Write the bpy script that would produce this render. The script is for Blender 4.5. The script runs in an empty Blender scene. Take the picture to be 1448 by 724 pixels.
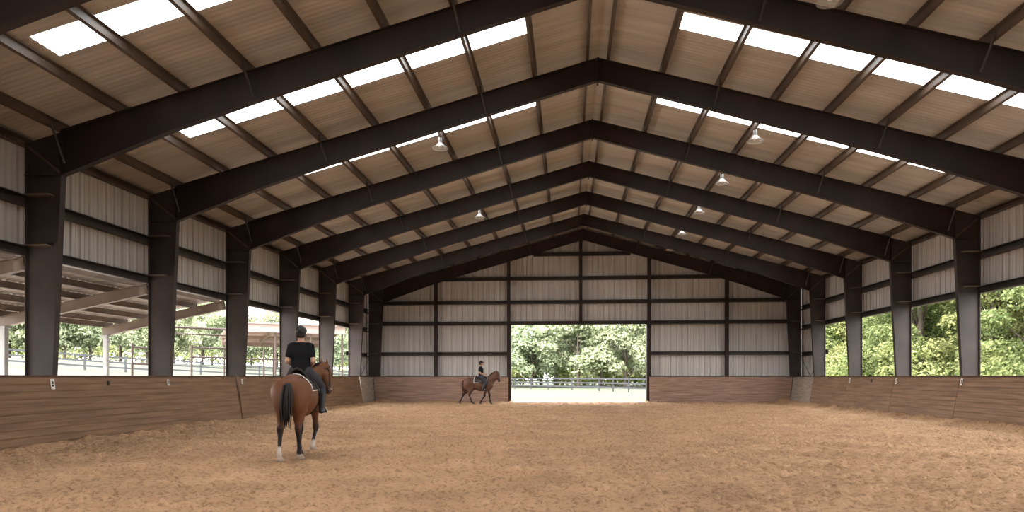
import bpy, bmesh, math, random
import numpy as np
from mathutils import Vector, Matrix
random.seed(7); RNG = np.random.default_rng(7)
S = bpy.context.scene
COL = S.collection

# ---------------------------------------------------------------- camera
FPX, YAW, CAMH = 971.0, 0.0841, 1.42
cam_d = bpy.data.cameras.new('camera'); cam = bpy.data.objects.new('camera', cam_d); COL.objects.link(cam)
cam_d.sensor_width = 36; cam_d.lens = 36*FPX/1448
cam_d.shift_x = 0; cam_d.shift_y = (533-362)/1448
cam.location = (0, 0, CAMH); cam.rotation_euler = (math.pi/2, 0, YAW)
cam_d.clip_end = 600
S.camera = cam
# ---------------------------------------------------------------- world, sun, exposure
SKY, SUN, EXPO = 9.0, 10.0, 0.32
w = bpy.data.worlds.new('overcast_sky'); S.world = w; w.use_nodes = True
nt = w.node_tree; nt.nodes.clear()
o_ = nt.nodes.new('ShaderNodeOutputWorld'); b_ = nt.nodes.new('ShaderNodeBackground')
tc_ = nt.nodes.new('ShaderNodeTexCoord'); sx_ = nt.nodes.new('ShaderNodeSeparateXYZ')
rp_ = nt.nodes.new('ShaderNodeValToRGB')
nt.links.new(tc_.outputs['Generated'], sx_.inputs[0]); nt.links.new(sx_.outputs['Z'], rp_.inputs[0])
rp_.color_ramp.elements[0].position = 0.0; rp_.color_ramp.elements[0].color = (1.0, 0.985, 0.95, 1)
rp_.color_ramp.elements[1].position = 0.8; rp_.color_ramp.elements[1].color = (0.86, 0.93, 1.0, 1)
nt.links.new(rp_.outputs[0], b_.inputs[0]); nt.links.new(b_.outputs[0], o_.inputs[0])
b_.inputs[1].default_value = SKY
sd = bpy.data.lights.new('sun', 'SUN'); so = bpy.data.objects.new('sun', sd); COL.objects.link(so)
sd.energy = SUN; sd.angle = math.radians(38); sd.color = (1, .94, .84)
so.rotation_euler = (math.radians(30), math.radians(-12), 0)
S.view_settings.view_transform = 'Standard'; S.view_settings.look = 'None'
S.view_settings.gamma = 1; S.view_settings.use_curve_mapping = False
S.view_settings.exposure = EXPO
S.cycles.use_denoising = True
S.cycles.max_bounces = 8; S.cycles.diffuse_bounces = 5; S.cycles.transparent_max_bounces = 8
S.cycles.sample_clamp_indirect = 8
def portal(loc, rot, sx, sy):
    l = bpy.data.lights.new('daylight_opening', 'AREA'); l.shape = 'RECTANGLE'; l.size = sx; l.size_y = sy
    l.cycles.is_portal = True
    o = bpy.data.objects.new('daylight_opening', l); COL.objects.link(o); o.location = loc; o.rotation_euler = rot

# ---------------------------------------------------------------- helpers
def tag(o, label=None, cat=None, group=None, kind=None):
    if label: o['label'] = label
    if cat: o['category'] = cat
    if group: o['group'] = group
    if kind: o['kind'] = kind
    return o
def empty(name, loc=(0, 0, 0), rz=0, label=None, cat=None, group=None):
    o = bpy.data.objects.new(name, None); COL.objects.link(o)
    o.location = loc; o.rotation_euler = (0, 0, rz); o.empty_display_size = .2
    return tag(o, label, cat, group)
class MB:
    def __init__(s): s.v = []; s.f = []
    def add(s, vs, fs):
        n = len(s.v); s.v += [tuple(v) for v in vs]; s.f += [tuple(i+n for i in f) for f in fs]; return s
    def box(s, x0, x1, y0, y1, z0, z1):
        return s.hexa([(x0,y0,z0),(x1,y0,z0),(x1,y1,z0),(x0,y1,z0),(x0,y0,z1),(x1,y0,z1),(x1,y1,z1),(x0,y1,z1)])
    def hexa(s, p):
        return s.add(p, [(0,3,2,1),(4,5,6,7),(0,1,5,4),(1,2,6,5),(2,3,7,6),(3,0,4,7)])
    def prism(s, poly, axis, a, b):
        """poly: 2D points, extruded along an axis ('x','y','z') from a to b"""
        def P(q, t):
            return {'x': (t, q[0], q[1]), 'y': (q[0], t, q[1]), 'z': (q[0], q[1], t)}[axis]
        n = len(poly)
        return s.add([P(q, a) for q in poly]+[P(q, b) for q in poly],
            [tuple(range(n))[::-1], tuple(range(n, 2*n))]+[(i, (i+1) % n, n+(i+1) % n, n+i) for i in range(n)])
    def bar(s, a, b, w, h=None, up=(0, 0, 1)):
        a, b = Vector(a), Vector(b); h = h or w
        d = (b-a).normalized(); u = Vector(up)
        if abs(d.dot(u)) > .98: u = Vector((1, 0, 0))
        x = d.cross(u).normalized(); z = x.cross(d)
        x *= w/2; z *= h/2
        return s.hexa([a-x-z, a+x-z, b+x-z, b-x-z, a-x+z, a+x+z, b+x+z, b-x+z])
    def tube(s, pts, rad, n=10, cap=True):
        pts = [Vector(p) for p in pts]; m = len(pts)
        rad = rad if isinstance(rad, (list, tuple)) else [rad]*m
        vs = []; prev = None
        for i, p in enumerate(pts):
            d = (pts[min(i+1, m-1)]-pts[max(i-1, 0)]).normalized()
            if prev is None:
                u = Vector((0, 0, 1)) if abs(d.z) < .9 else Vector((1, 0, 0))
                x = d.cross(u).normalized()
            else:
                x = (prev-d*prev.dot(d)).normalized()
            prev = x; y = d.cross(x)
            for k in range(n):
                a = 2*math.pi*k/n; vs.append(p+(x*math.cos(a)+y*math.sin(a))*rad[i])
        fs = [(i*n+k, i*n+(k+1) % n, (i+1)*n+(k+1) % n, (i+1)*n+k) for i in range(m-1) for k in range(n)]
        if cap: fs += [tuple(range(n))[::-1], tuple(range((m-1)*n, m*n))]
        return s.add(vs, fs)
    def lathe(s, prof, n=24, c=(0, 0, 0)):
        vs = [(c[0]+r*math.cos(2*math.pi*k/n), c[1]+r*math.sin(2*math.pi*k/n), c[2]+z) for r, z in prof for k in range(n)]
        fs = [(i*n+k, i*n+(k+1) % n, (i+1)*n+(k+1) % n, (i+1)*n+k) for i in range(len(prof)-1) for k in range(n)]
        return s.add(vs, fs)
    def build(s, name, mat, parent=None, smooth=False, kind=None):
        me = bpy.data.meshes.new(name); me.from_pydata(s.v, [], s.f)
        bm = bmesh.new(); bm.from_mesh(me); bmesh.ops.recalc_face_normals(bm, faces=bm.faces); bm.to_mesh(me); bm.free()
        if smooth: me.polygons.foreach_set('use_smooth', [True]*len(me.polygons))
        return link(name, me, mat, parent, kind)
def link(name, me, mat, parent=None, kind=None):
    if mat is not None and not me.materials: me.materials.append(mat)
    o = bpy.data.objects.new(name, me); COL.objects.link(o)
    if parent: o.parent = parent
    if kind: o['kind'] = kind
    return o
def np_mesh(name, v, f, smooth=False):
    me = bpy.data.meshes.new(name); k = f.shape[1]
    me.vertices.add(len(v)); me.vertices.foreach_set('co', np.asarray(v, np.float32).ravel())
    me.loops.add(f.size); me.loops.foreach_set('vertex_index', f.astype(np.int32).ravel())
    me.polygons.add(len(f)); me.polygons.foreach_set('loop_start', np.arange(0, f.size, k, dtype=np.int32))
    if smooth: me.polygons.foreach_set('use_smooth', np.ones(len(f), bool))
    me.update(calc_edges=True); return me
def kids(o): return [c for c in bpy.data.objects if c.parent == o]
def copy_tree(o, parent=None):
    c = o.copy(); COL.objects.link(c)
    if parent: c.parent = parent
    for ch in kids(o): copy_tree(ch, c)
    return c

# ---------------------------------------------------------------- materials
def mat(name, col, rough=.7, var=.0, scale=(1, 1, 1), nscale=4, dark=None, bump=0, bscale=40, spec=.3, metal=0, detail=6):
    m = bpy.data.materials.new(name); m.use_nodes = True; n = m.node_tree; p = n.nodes['Principled BSDF']
    p.inputs['Roughness'].default_value = rough; p.inputs['Specular IOR Level'].default_value = spec
    p.inputs['Metallic'].default_value = metal
    p.inputs['Base Color'].default_value = (*col, 1)
    tc = n.nodes.new('ShaderNodeTexCoord'); mp = n.nodes.new('ShaderNodeMapping'); mp.inputs['Scale'].default_value = scale
    n.links.new(tc.outputs['Object'], mp.inputs[0])
    if var:
        ns = n.nodes.new('ShaderNodeTexNoise'); ns.inputs['Scale'].default_value = nscale; ns.inputs['Detail'].default_value = detail
        n.links.new(mp.outputs[0], ns.inputs[0])
        r = n.nodes.new('ShaderNodeValToRGB'); d = dark or tuple(c*(1-var) for c in col)
        r.color_ramp.elements[0].position = .32; r.color_ramp.elements[0].color = (*d, 1)
        r.color_ramp.elements[1].position = .68; r.color_ramp.elements[1].color = (*[min(1, c*(1+var*.4)) for c in col], 1)
        n.links.new(ns.outputs[0], r.inputs[0]); n.links.new(r.outputs[0], p.inputs['Base Color'])
    if bump:
        n2 = n.nodes.new('ShaderNodeTexNoise'); n2.inputs['Scale'].default_value = bscale; n2.inputs['Detail'].default_value = 8
        n.links.new(mp.outputs[0], n2.inputs[0])
        bp = n.nodes.new('ShaderNodeBump'); bp.inputs['Strength'].default_value = bump; bp.inputs['Distance'].default_value = .02
        n.links.new(n2.outputs[0], bp.inputs['Height']); n.links.new(bp.outputs[0], p.inputs['Normal'])
    return m
M = {}
M['steel'] = mat('brown_primed_steel', (.029, .0175, .0145), .55, .35, nscale=1.5, spec=.22)
M['column'] = mat('daylit_brown_primed_steel', (.046, .034, .030), .6, .3, nscale=1.5, spec=.25)  # frame steel with daylight on the columns painted into a lighter base colour
M['purlin'] = mat('brown_purlin_steel', (.095, .064, .045), .5, .35, (1, .4, 1), 3, spec=.4)
M['girt'] = mat('brown_girt_steel', (.05, .036, .030), .5, .3, nscale=2, spec=.4)
M['deck'] = mat('roof_underside_sheet', (.48, .44, .395), .5, .22, (.25, 2.2, .25), 1.6, spec=.35)
M['wall'] = mat('grey_wall_sheet', (.54, .505, .48), .45, .22, (3, 3, .12), 2.2, spec=.4)
M['shed_roof'] = mat('shed_roof_sheet', (.36, .31, .27), .6, .2, (.4, 2, 1), 2)
M['shed_steel'] = mat('tan_shed_steel', (.15, .11, .085), .6, .25, nscale=2)
M['pale_steel'] = mat('pale_pink_painted_steel', (.26, .20, .175), .6, .15, nscale=2)
M['pipe'] = mat('rusty_pipe', (.055, .036, .03), .6, .3, nscale=6)
M['galv'] = mat('galvanised_post', (.26, .25, .24), .5, .15, nscale=5)
def plank_mat(name, col, dark, sc):
    return mat(name, col, .75, .4, sc, 2.2, dark=dark, bump=.25, bscale=10, spec=.2)
M['kick_l'] = plank_mat('brown_stained_planks', (.205, .122, .074), (.15, .088, .053), (3, .35, 7))
M['kick_r'] = plank_mat('greyed_brown_planks', (.25, .155, .102), (.175, .105, .07), (3, .35, 7))
M['kick_b'] = plank_mat('weathered_reddish_planks', (.34, .22, .165), (.2, .125, .092), (.5, 3, 9))
M['kick_g'] = plank_mat('silver_grey_planks', (.34, .275, .23), (.23, .18, .145), (3, .6, 8))
M['rail'] = mat('dark_cap_rail', (.085, .045, .032), .7, .3, (1, 1, 1), 3)
M['white'] = mat('white_plate', (.72, .68, .62), .5, .15, nscale=12)
M['black'] = mat('black_mark', (.02, .018, .016), .6)
M['fence'] = mat('weathered_grey_boards', (.045, .045, .05), .8, .25, (1, 1, 1), 3)
M['fence_w'] = mat('pale_grey_boards', (.056, .057, .061), .8, .2, (1, 1, 1), 3)
M['bark'] = mat('grey_brown_bark', (.10, .078, .06), .9, .4, (1, 1, .3), 5, bump=.5, bscale=12)
M['helmet'] = mat('black_riding_helmet', (.018, .017, .018), .4, .2, nscale=8)
M['shirt'] = mat('black_cotton', (.011, .011, .013), .9, .2, nscale=20, bump=.2, bscale=60, spec=.1)
M['jeans'] = mat('charcoal_denim', (.040, .039, .046), .85, .3, nscale=14, bump=.15, bscale=90, spec=.15)
M['leather'] = mat('dark_leather', (.03, .018, .013), .45, .3, nscale=10)
M['boot'] = mat('black_boot_leather', (.016, .014, .014), .4, .2, nscale=10)
M['skin'] = mat('skin', (.46, .27, .19), .55, .08, nscale=10)
M['hair'] = mat('dark_horse_hair', (.014, .010, .009), .6, .3, (8, 8, 1), 6)
M['tail_b'] = mat('brown_horse_hair', (.16, .075, .045), .6, .3, (8, 8, 1), 6)
M['pad'] = mat('dark_saddle_cloth', (.03, .025, .026), .9)
M['binding'] = mat('white_binding', (.7, .67, .62), .8)
M['hoof_d'] = mat('dark_hoof', (.06, .045, .038), .6, .3, nscale=20)
M['hoof_p'] = mat('pale_hoof', (.42, .33, .26), .6, .25, nscale=20)
M['chrome'] = mat('steel_iron', (.6, .6, .6), .25, metal=1)
M['eye'] = mat('dark_eye', (.01, .008, .006), .1, spec=.6)
# coat of a bay horse: the pattern of the coat is stored per vertex
def coat(name):
    m = bpy.data.materials.new(name); m.use_nodes = True; n = m.node_tree; p = n.nodes['Principled BSDF']
    a = n.nodes.new('ShaderNodeAttribute'); a.attribute_name = 'coat'
    n.links.new(a.outputs['Color'], p.inputs['Base Color']); p.inputs['Roughness'].default_value = .55
    p.inputs['Specular IOR Level'].default_value = .22
    return m
M['coat'] = coat('bay_horse_coat')
# skylight: ribbed translucent sheet
def sky_mat():
    m = bpy.data.materials.new('translucent_roof_sheet'); m.use_nodes = True; n = m.node_tree; n.nodes.clear()
    o = n.nodes.new('ShaderNodeOutputMaterial'); t = n.nodes.new('ShaderNodeBsdfTranslucent'); r = n.nodes.new('ShaderNodeBsdfTransparent')
    x = n.nodes.new('ShaderNodeMixShader'); x.inputs[0].default_value = .6
    ns = n.nodes.new('ShaderNodeTexNoise'); ns.inputs['Scale'].default_value = 1.3; ns.inputs['Detail'].default_value = 4
    tc = n.nodes.new('ShaderNodeTexCoord'); n.links.new(tc.outputs['Object'], ns.inputs[0])
    rr = n.nodes.new('ShaderNodeValToRGB'); rr.color_ramp.elements[0].position = .3; rr.color_ramp.elements[0].color = (.5, .49, .48, 1)
    rr.color_ramp.elements[1].position = .5; rr.color_ramp.elements[1].color = (.75, .75, .75, 1)
    n.links.new(ns.outputs[0], rr.inputs[0]); n.links.new(rr.outputs[0], t.inputs[0]); n.links.new(rr.outputs[0], r.inputs[0])
    n.links.new(t.outputs[0], x.inputs[1]); n.links.new(r.outputs[0], x.inputs[2]); n.links.new(x.outputs[0], o.inputs[0])
    return m
M['skylight'] = sky_mat()
def lamp_glass():
    m = bpy.data.materials.new('clear_ribbed_lamp_glass'); m.use_nodes = True; n = m.node_tree; n.nodes.clear()
    o = n.nodes.new('ShaderNodeOutputMaterial'); g = n.nodes.new('ShaderNodeBsdfPrincipled'); r = n.nodes.new('ShaderNodeBsdfTransparent')
    g.inputs['Base Color'].default_value = (.7, .68, .65, 1); g.inputs['Roughness'].default_value = .15
    x = n.nodes.new('ShaderNodeMixShader'); x.inputs[0].default_value = .2
    n.links.new(r.outputs[0], x.inputs[1]); n.links.new(g.outputs[0], x.inputs[2]); n.links.new(x.outputs[0], o.inputs[0])
    return m
M['lampglass'] = lamp_glass()
def leaf_mat(name, c1, c2):
    m = bpy.data.materials.new(name); m.use_nodes = True; n = m.node_tree; n.nodes.clear()
    o = n.nodes.new('ShaderNodeOutputMaterial'); d = n.nodes.new('ShaderNodeBsdfDiffuse'); t = n.nodes.new('ShaderNodeBsdfTranslucent')
    g = n.nodes.new('ShaderNodeNewGeometry'); oi = n.nodes.new('ShaderNodeObjectInfo')
    r = n.nodes.new('ShaderNodeValToRGB'); r.color_ramp.elements[0].color = (*c1, 1); r.color_ramp.elements[1].color = (*c2, 1)
    hs = n.nodes.new('ShaderNodeHueSaturation'); mr = n.nodes.new('ShaderNodeMapRange')
    mr.inputs[3].default_value = .8; mr.inputs[4].default_value = 1.25
    mh = n.nodes.new('ShaderNodeMapRange'); mh.inputs[3].default_value = .475; mh.inputs[4].default_value = .52
    wn = n.nodes.new('ShaderNodeTexWhiteNoise'); wn.noise_dimensions = '1D'; n.links.new(oi.outputs['Random'], wn.inputs['W']); n.links.new(wn.outputs['Value'], mh.inputs[0]); n.links.new(mh.outputs[0], hs.inputs['Hue'])
    n.links.new(oi.outputs['Random'], mr.inputs[0]); n.links.new(mr.outputs[0], hs.inputs['Value'])
    n.links.new(g.outputs['Random Per Island'], r.inputs[0]); n.links.new(r.outputs[0], hs.inputs['Color'])
    x = n.nodes.new('ShaderNodeMixShader'); x.inputs[0].default_value = .38
    n.links.new(hs.outputs[0], d.inputs[0]); n.links.new(hs.outputs[0], t.inputs[0])
    n.links.new(d.outputs[0], x.inputs[1]); n.links.new(t.outputs[0], x.inputs[2]); n.links.new(x.outputs[0], o.inputs[0])
    return m
M['leaf'] = leaf_mat('broadleaf_foliage', (.095, .125, .045), (.37, .39, .165))
M['leaf_pale'] = leaf_mat('pale_hazy_foliage', (.22, .26, .15), (.40, .43, .28))  # distance haze is painted into these paler leaf colours
# ================================================================= THE BUILDING
XR_, ZR_ = .71, 9.56                       # ridge line of the rafters' top edge
XL, XRT = -11.33, 12.34                    # outer faces of the columns
SL_, SR_ = .267, .279                      # roof slopes
BAY = 4.2
FR = [17.64+BAY*i for i in range(-6, 5)] + [38.05]     # frame planes
FV = {9.24: 0, 13.44: 1, 17.64: 2}
Y0, YE = FR[0]-1.0, 38.56
def roof_z(x): return ZR_-(XR_-x)*SL_ if x < XR_ else ZR_-(x-XR_)*SR_
UP = .17                                   # purlin height

# ---- sand floor, real relief
def vnoise(nx, ny, cell):
    gx, gy = int(nx/cell)+3, int(ny/cell)+3
    g = RNG.random((gx, gy)); x = np.arange(nx)/cell; y = np.arange(ny)/cell
    i, j = x.astype(int), y.astype(int); u, v = x-i, y-j
    u = (u*u*(3-2*u))[:, None]; v = (v*v*(3-2*v))[None]
    a = g[i][:, j]; b = g[i+1][:, j]; c = g[i][:, j+1]; d = g[i+1][:, j+1]
    return (a*(1-u)+b*u)*(1-v)+(c*(1-u)+d*u)*v
xs = np.arange(-10.62, 11.98, .05); ys = np.concatenate([np.arange(Y0, 5, .4), np.arange(5, 38.45, .05), np.arange(38.45, 38.9, .05)])
nx, ny = len(xs), len(ys); h = np.zeros((nx, ny))
for cell, amp in ((60, .05), (18, .018), (6, .024), (3, .034), (1.7, .026)): h += amp*(vnoise(nx, ny, cell)-.5)
n0 = int((5-Y0)/.4)+1
for _ in range(16000):                      # hoof marks: a dent with a small rim of pushed-up sand
    i, j = RNG.integers(6, nx-6), RNG.integers(n0+6, ny-6)
    a, b = RNG.uniform(.055, .11), RNG.uniform(.05, .085); th = RNG.uniform(0, 3.14)
    I, J = np.meshgrid(np.arange(-5, 6), np.arange(-5, 6), indexing='ij')
    p, q = I*.05, J*.05; p, q = p*np.cos(th)+q*np.sin(th), -p*np.sin(th)+q*np.cos(th)
    r2 = (p/a)**2+(q/b)**2
    h[i-5:i+6, j-5:j+6] += -RNG.uniform(.015, .055)*np.exp(-r2)+.022*np.exp(-((np.sqrt(r2)-1.7)/.5)**2)*(q > 0)
X, Y = np.meshgrid(xs, ys, indexing='ij')
def berm(d, hh, wd): return hh*np.exp(-(np.maximum(d, 0)/wd)**2)
wob = .6+.8*vnoise(nx, ny, 9)
inside = (Y < 38.2)
h += berm(X+10.5, .11, .38)*wob+berm(11.5-X, .15, .42)*wob
bk = berm(37.85-Y, .07, .35)*wob; bk[(X > -3.2) & (X < 4.1)] = 0; h += bk
v = np.stack([X, Y, h], -1).reshape(-1, 3)
idx = np.arange(nx*ny).reshape(nx, ny)
f = np.stack([idx[:-1, :-1], idx[1:, :-1], idx[1:, 1:], idx[:-1, 1:]], -1).reshape(-1, 4)
sand = mat('arena_sand', (.445, .272, .158), .95, .3, (1, 1, 1), .9, dark=(.37, .224, .128), bump=1.0, bscale=14, spec=.08)
_n = sand.node_tree; _p = _n.nodes['Principled BSDF']; _src = _p.inputs['Base Color'].links[0].from_socket
_tc = next(q for q in _n.nodes if q.type == 'TEX_COORD')
_ns = _n.nodes.new('ShaderNodeTexNoise'); _ns.inputs['Scale'].default_value = 14; _ns.inputs['Detail'].default_value = 10; _ns.inputs['Roughness'].default_value = .72
_n.links.new(_tc.outputs['Object'], _ns.inputs[0])
_r = _n.nodes.new('ShaderNodeValToRGB'); _r.color_ramp.elements[0].position = .40; _r.color_ramp.elements[0].color = (.50, .46, .42, 1)
_r.color_ramp.elements[1].position = .50; _r.color_ramp.elements[1].color = (1, 1, 1, 1); _e = _r.color_ramp.elements.new(.7); _e.color = (1.0, .99, .97, 1)
_n.links.new(_ns.outputs[0], _r.inputs[0])
_mx = _n.nodes.new('ShaderNodeMix'); _mx.data_type = 'RGBA'; _mx.blend_type = 'MULTIPLY'; _mx.inputs[0].default_value = .75
_n.links.new(_src, _mx.inputs[6]); _n.links.new(_r.outputs[0], _mx.inputs[7]); _n.links.new(_mx.outputs[2], _p.inputs['Base Color'])
for q in _n.nodes:
    if q.type == 'BUMP': q.inputs['Distance'].default_value = .06
floor = link('floor', np_mesh('floor', v, f, True), sand, kind='structure')
tag(floor, 'brown sand riding surface of the arena, pocked with hoof marks', 'floor')

# ---- lawn and paddocks outside (rises towards the left)
def ground_z(x, y):
    def ss(a, b, t):
        t = np.clip((t-a)/(b-a), 0, 1); return t*t*(3-2*t)
    return -.06+3.4*ss(-15, -58, x)*(1+0*y)+.5*ss(15, 26, x)
gx = np.concatenate([np.linspace(-220, -60, 17), np.linspace(-55, -12, 44), np.linspace(-11.6, 12.6, 8), np.linspace(13, 40, 28), np.linspace(50, 220, 14)])
gy = np.concatenate([np.linspace(-60, 30, 24), np.linspace(32, 120, 40), np.linspace(130, 330, 20)])
GX, GY = np.meshgrid(gx, gy, indexing='ij'); gz = ground_z(GX, GY)
gz[(GX > -11.65) & (GX < 12.65) & (GY > Y0) & (GY < 38.2)] = -.45      # below the sand inside the hall
idx = np.arange(GX.size).reshape(GX.shape)
f = np.stack([idx[:-1, :-1], idx[1:, :-1], idx[1:, 1:], idx[:-1, 1:]], -1).reshape(-1, 4)
grass = mat('sunlit_grass', (.047, .054, .030), .95, .35, (1, 1, 1), .25, dark=(.058, .058, .037), bump=.6, bscale=20)
_n = grass.node_tree; _p = _n.nodes['Principled BSDF']; _src = _p.inputs['Base Color'].links[0].from_socket   # pale trodden dirt beside the left wall
_tc = next(q for q in _n.nodes if q.type == 'TEX_COORD'); _sx = _n.nodes.new('ShaderNodeSeparateXYZ'); _n.links.new(_tc.outputs['Object'], _sx.inputs[0])
_mr = _n.nodes.new('ShaderNodeMapRange'); _mr.inputs[1].default_value = -29; _mr.inputs[2].default_value = -25; _n.links.new(_sx.outputs['X'], _mr.inputs[0])
_m2 = _n.nodes.new('ShaderNodeMapRange'); _m2.inputs[1].default_value = 16; _m2.inputs[2].default_value = 14; _n.links.new(_sx.outputs['X'], _m2.inputs[0])
_m3 = _n.nodes.new('ShaderNodeMapRange'); _m3.inputs[1].default_value = 43; _m3.inputs[2].default_value = 39; _n.links.new(_sx.outputs['Y'], _m3.inputs[0])
_q = _n.nodes.new('ShaderNodeMath'); _q.operation = 'MULTIPLY'; _n.links.new(_mr.outputs[0], _q.inputs[0]); _n.links.new(_m2.outputs[0], _q.inputs[1])
_q2 = _n.nodes.new('ShaderNodeMath'); _q2.operation = 'MULTIPLY'; _n.links.new(_q.outputs[0], _q2.inputs[0]); _n.links.new(_m3.outputs[0], _q2.inputs[1])
_mx = _n.nodes.new('ShaderNodeMix'); _mx.data_type = 'RGBA'; _n.links.new(_q2.outputs[0], _mx.inputs[0]); _n.links.new(_src, _mx.inputs[6]); _mx.inputs[7].default_value = (.36, .30, .25, 1)
_n.links.new(_mx.outputs[2], _p.inputs['Base Color'])
tag(link('ground', np_mesh('ground', np.stack([GX, GY, gz], -1).reshape(-1, 3), f, True), grass, kind='structure'),
    'pale grass of the paddocks around the arena', 'ground')

# ---- roof sheeting: corrugated, with openings for the skylight strips
def corr(y0, y1, pitch=.14, amp=.009):
    n = 4*max(1, int(round((y1-y0)/pitch))); return [(y0+(y1-y0)*k/n, amp*(0, 1, 0, -1)[k % 4]) for k in range(n+1)]
def deck(mb, x0, x1, y0, y1, nseg=1):
    cs = corr(y0, y1)
    for s in range(nseg):
        a, b = x0+(x1-x0)*s/nseg, x0+(x1-x0)*(s+1)/nseg
        vs = [(a, y, roof_z(a)+UP+.015+z) for y, z in cs]+[(b, y, roof_z(b)+UP+.015+z) for y, z in cs]
        n = len(cs); mb.add(vs, [(i, i+1, n+i+1, n+i) for i in range(n-1)])
XA, XB, XC, XD = -9.05, -.95, 2.40, 10.30   # ends of the skylight strips
XEL, XER = -11.75, 12.76
rd = MB()
for i in range(len(FR)-1):
    a, b = FR[i], FR[i+1] if i < len(FR)-2 else YE
    if i == 0: a = Y0
    s0, s1 = FR[i]+1.58, FR[i]+2.27
    for x0, x1 in ((XEL, XR_), (XR_, XER)):
        deck(rd, x0, x1, a, s0); deck(rd, x0, x1, s1, b)
    for x0, x1 in (((XEL, XA), (XB, XR_), (XR_, XC), (XD, XER)) if i < len(FR)-2 else ((XEL, XR_), (XR_, XER))): deck(rd, x0, x1, s0, s1)
ceil = rd.build('ceiling', M['deck'], kind='structure', smooth=True)
tag(ceil, 'tan corrugated roof sheeting seen from below', 'ceiling')
# ridge closure strip under the sheets
rc = MB()
for x0, x1 in ((.47, .71), (.71, .95)):
    rc.hexa([(x0, Y0, roof_z(x0)+.13), (x1, Y0, roof_z(x1)+.13), (x1, YE, roof_z(x1)+.13), (x0, YE, roof_z(x0)+.13),
             (x0, Y0, roof_z(x0)+.14), (x1, Y0, roof_z(x1)+.14), (x1, YE, roof_z(x1)+.14), (x0, YE, roof_z(x0)+.14)])
rc.build('trim_1', M['deck'], kind='structure')
# skylight strips (one translucent sheet per bay and slope)
BAYN = ['nearest', 'second', 'third', 'fourth', 'fifth', 'sixth', 'seventh']
hidden = MB()
def strip(mb, x0, x1, y0, y1):
    cs = corr(y0, y1)
    for dz in (0, .004):
        vs = [(x, y, roof_z(x)+UP+.046+z+dz) for x in (x0-.09, x1+.09) for y, z in cs]; n = len(cs)
        mb.add(vs, [(i, i+1, n+i+1, n+i) for i in range(n-1)])
        break
for i in range(len(FR)-1):
    if i == len(FR)-2: continue
    for side, (x0, x1) in (('left', (XA, XB)), ('right', (XC, XD))):
        s0, s1 = FR[i]+1.50, FR[i]+2.35
        if FR[i] < 9:
            strip(hidden, x0, x1, s0, s1); continue
        mb = MB(); strip(mb, x0, x1, s0, s1); k = i-4
        tag(mb.build('skylight', M['skylight'], smooth=True), f'white translucent skylight strip in the {side} roof slope, {BAYN[k]} bay counted from the viewer', 'skylight', 'skylight strips in the roof')
        L = math.hypot(x1-x0, roof_z(x1)-roof_z(x0)); xm = (x0+x1)/2
        portal((xm, (s0+s1)/2, roof_z(xm)+UP+.06), (0, math.atan2(-(roof_z(x1)-roof_z(x0)), x1-x0), 0), L, s1-s0)
hidden.build('window_1', M['skylight'], kind='structure')

# ---- wall sheeting (vertical ribs)
def ribs(a, b, pitch=.305):
    pts = [(a, 0)]; y = math.ceil(a/pitch)*pitch
    while y < b-.1:
        for dy, dz in ((0, 0), (.018, .045), (.062, .045), (.08, 0), (.17, 0), (.178, .012), (.197, .012), (.205, 0)):
            if a < y+dy < b: pts.append((y+dy, dz))
        y += pitch
    pts.append((b, 0)); return pts
def side_wall(name, x, sgn, label):
    mb = MB()
    for y0, y1, z0, z9 in ((Y0, 34.95, 3.98, 9), (Y0, 34.95, -.1, 1.30), (34.95, YE, -.1, 9)):
        pr = ribs(y0, y1); n = len(pr)
        zt = roof_z(XL if sgn < 0 else XRT)+UP-.02
        vs = [(x+sgn*d, y, z) for z in (z0, min(zt, z9)) for y, d in pr]
        mb.add(vs, [(i, i+1, n+i+1, n+i) for i in range(n-1)])
    tag(mb.build(name, M['wall'], kind='structure'), label, 'wall')
side_wall('wall_left', XL-.19, -1, 'grey ribbed metal sheeting above the left openings')
side_wall('wall_right', XRT+.19, 1, 'grey ribbed metal sheeting above the right openings')
mb = MB()
YW = 38.52
DX0, DX1, DZ = -3.35, 4.28, 4.40
for a, b, z0 in ((XL-.19, DX0, -.05), (DX0, DX1, DZ), (DX1, XRT+.19, -.05)):
    pr = ribs(a, b)
    pr = sorted(set(pr+([(XR_, 0)] if a < XR_ < b else [])))
    n = len(pr)
    vs = [(x, YW-.03+d, z0) for x, d in pr]+[(x, YW-.03+d, roof_z(x)+UP+.02) for x, d in pr]
    mb.add(vs, [(i, i+1, n+i+1, n+i) for i in range(n-1)])
tag(mb.build('wall_back', M['wall'], kind='structure'), 'grey ribbed metal end wall around the big doorway', 'wall')
# closed wall behind the viewer
mb = MB(); pr = sorted(set(ribs(XL-.19, XRT+.19, .305*2)+[(XR_, 0)])); n = len(pr)
vs = [(x, Y0-d, -.05) for x, d in pr]+[(x, Y0-d, roof_z(x)+UP) for x, d in pr]
mb.add(vs, [(i, i+1, n+i+1, n+i) for i in range(n-1)])
mb.build('wall_front', M['wall'], kind='structure')
# door trim
t = MB(); t.box(DX0-.06, DX0+.06, 38.40, 38.66, -.05, DZ); t.box(DX1-.06, DX1+.06, 38.40, 38.66, -.05, DZ); t.box(DX0-.06, DX1+.06, 38.40, 38.66, DZ-.06, DZ+.1)
t.build('trim_2', M['girt'], kind='structure')

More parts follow.
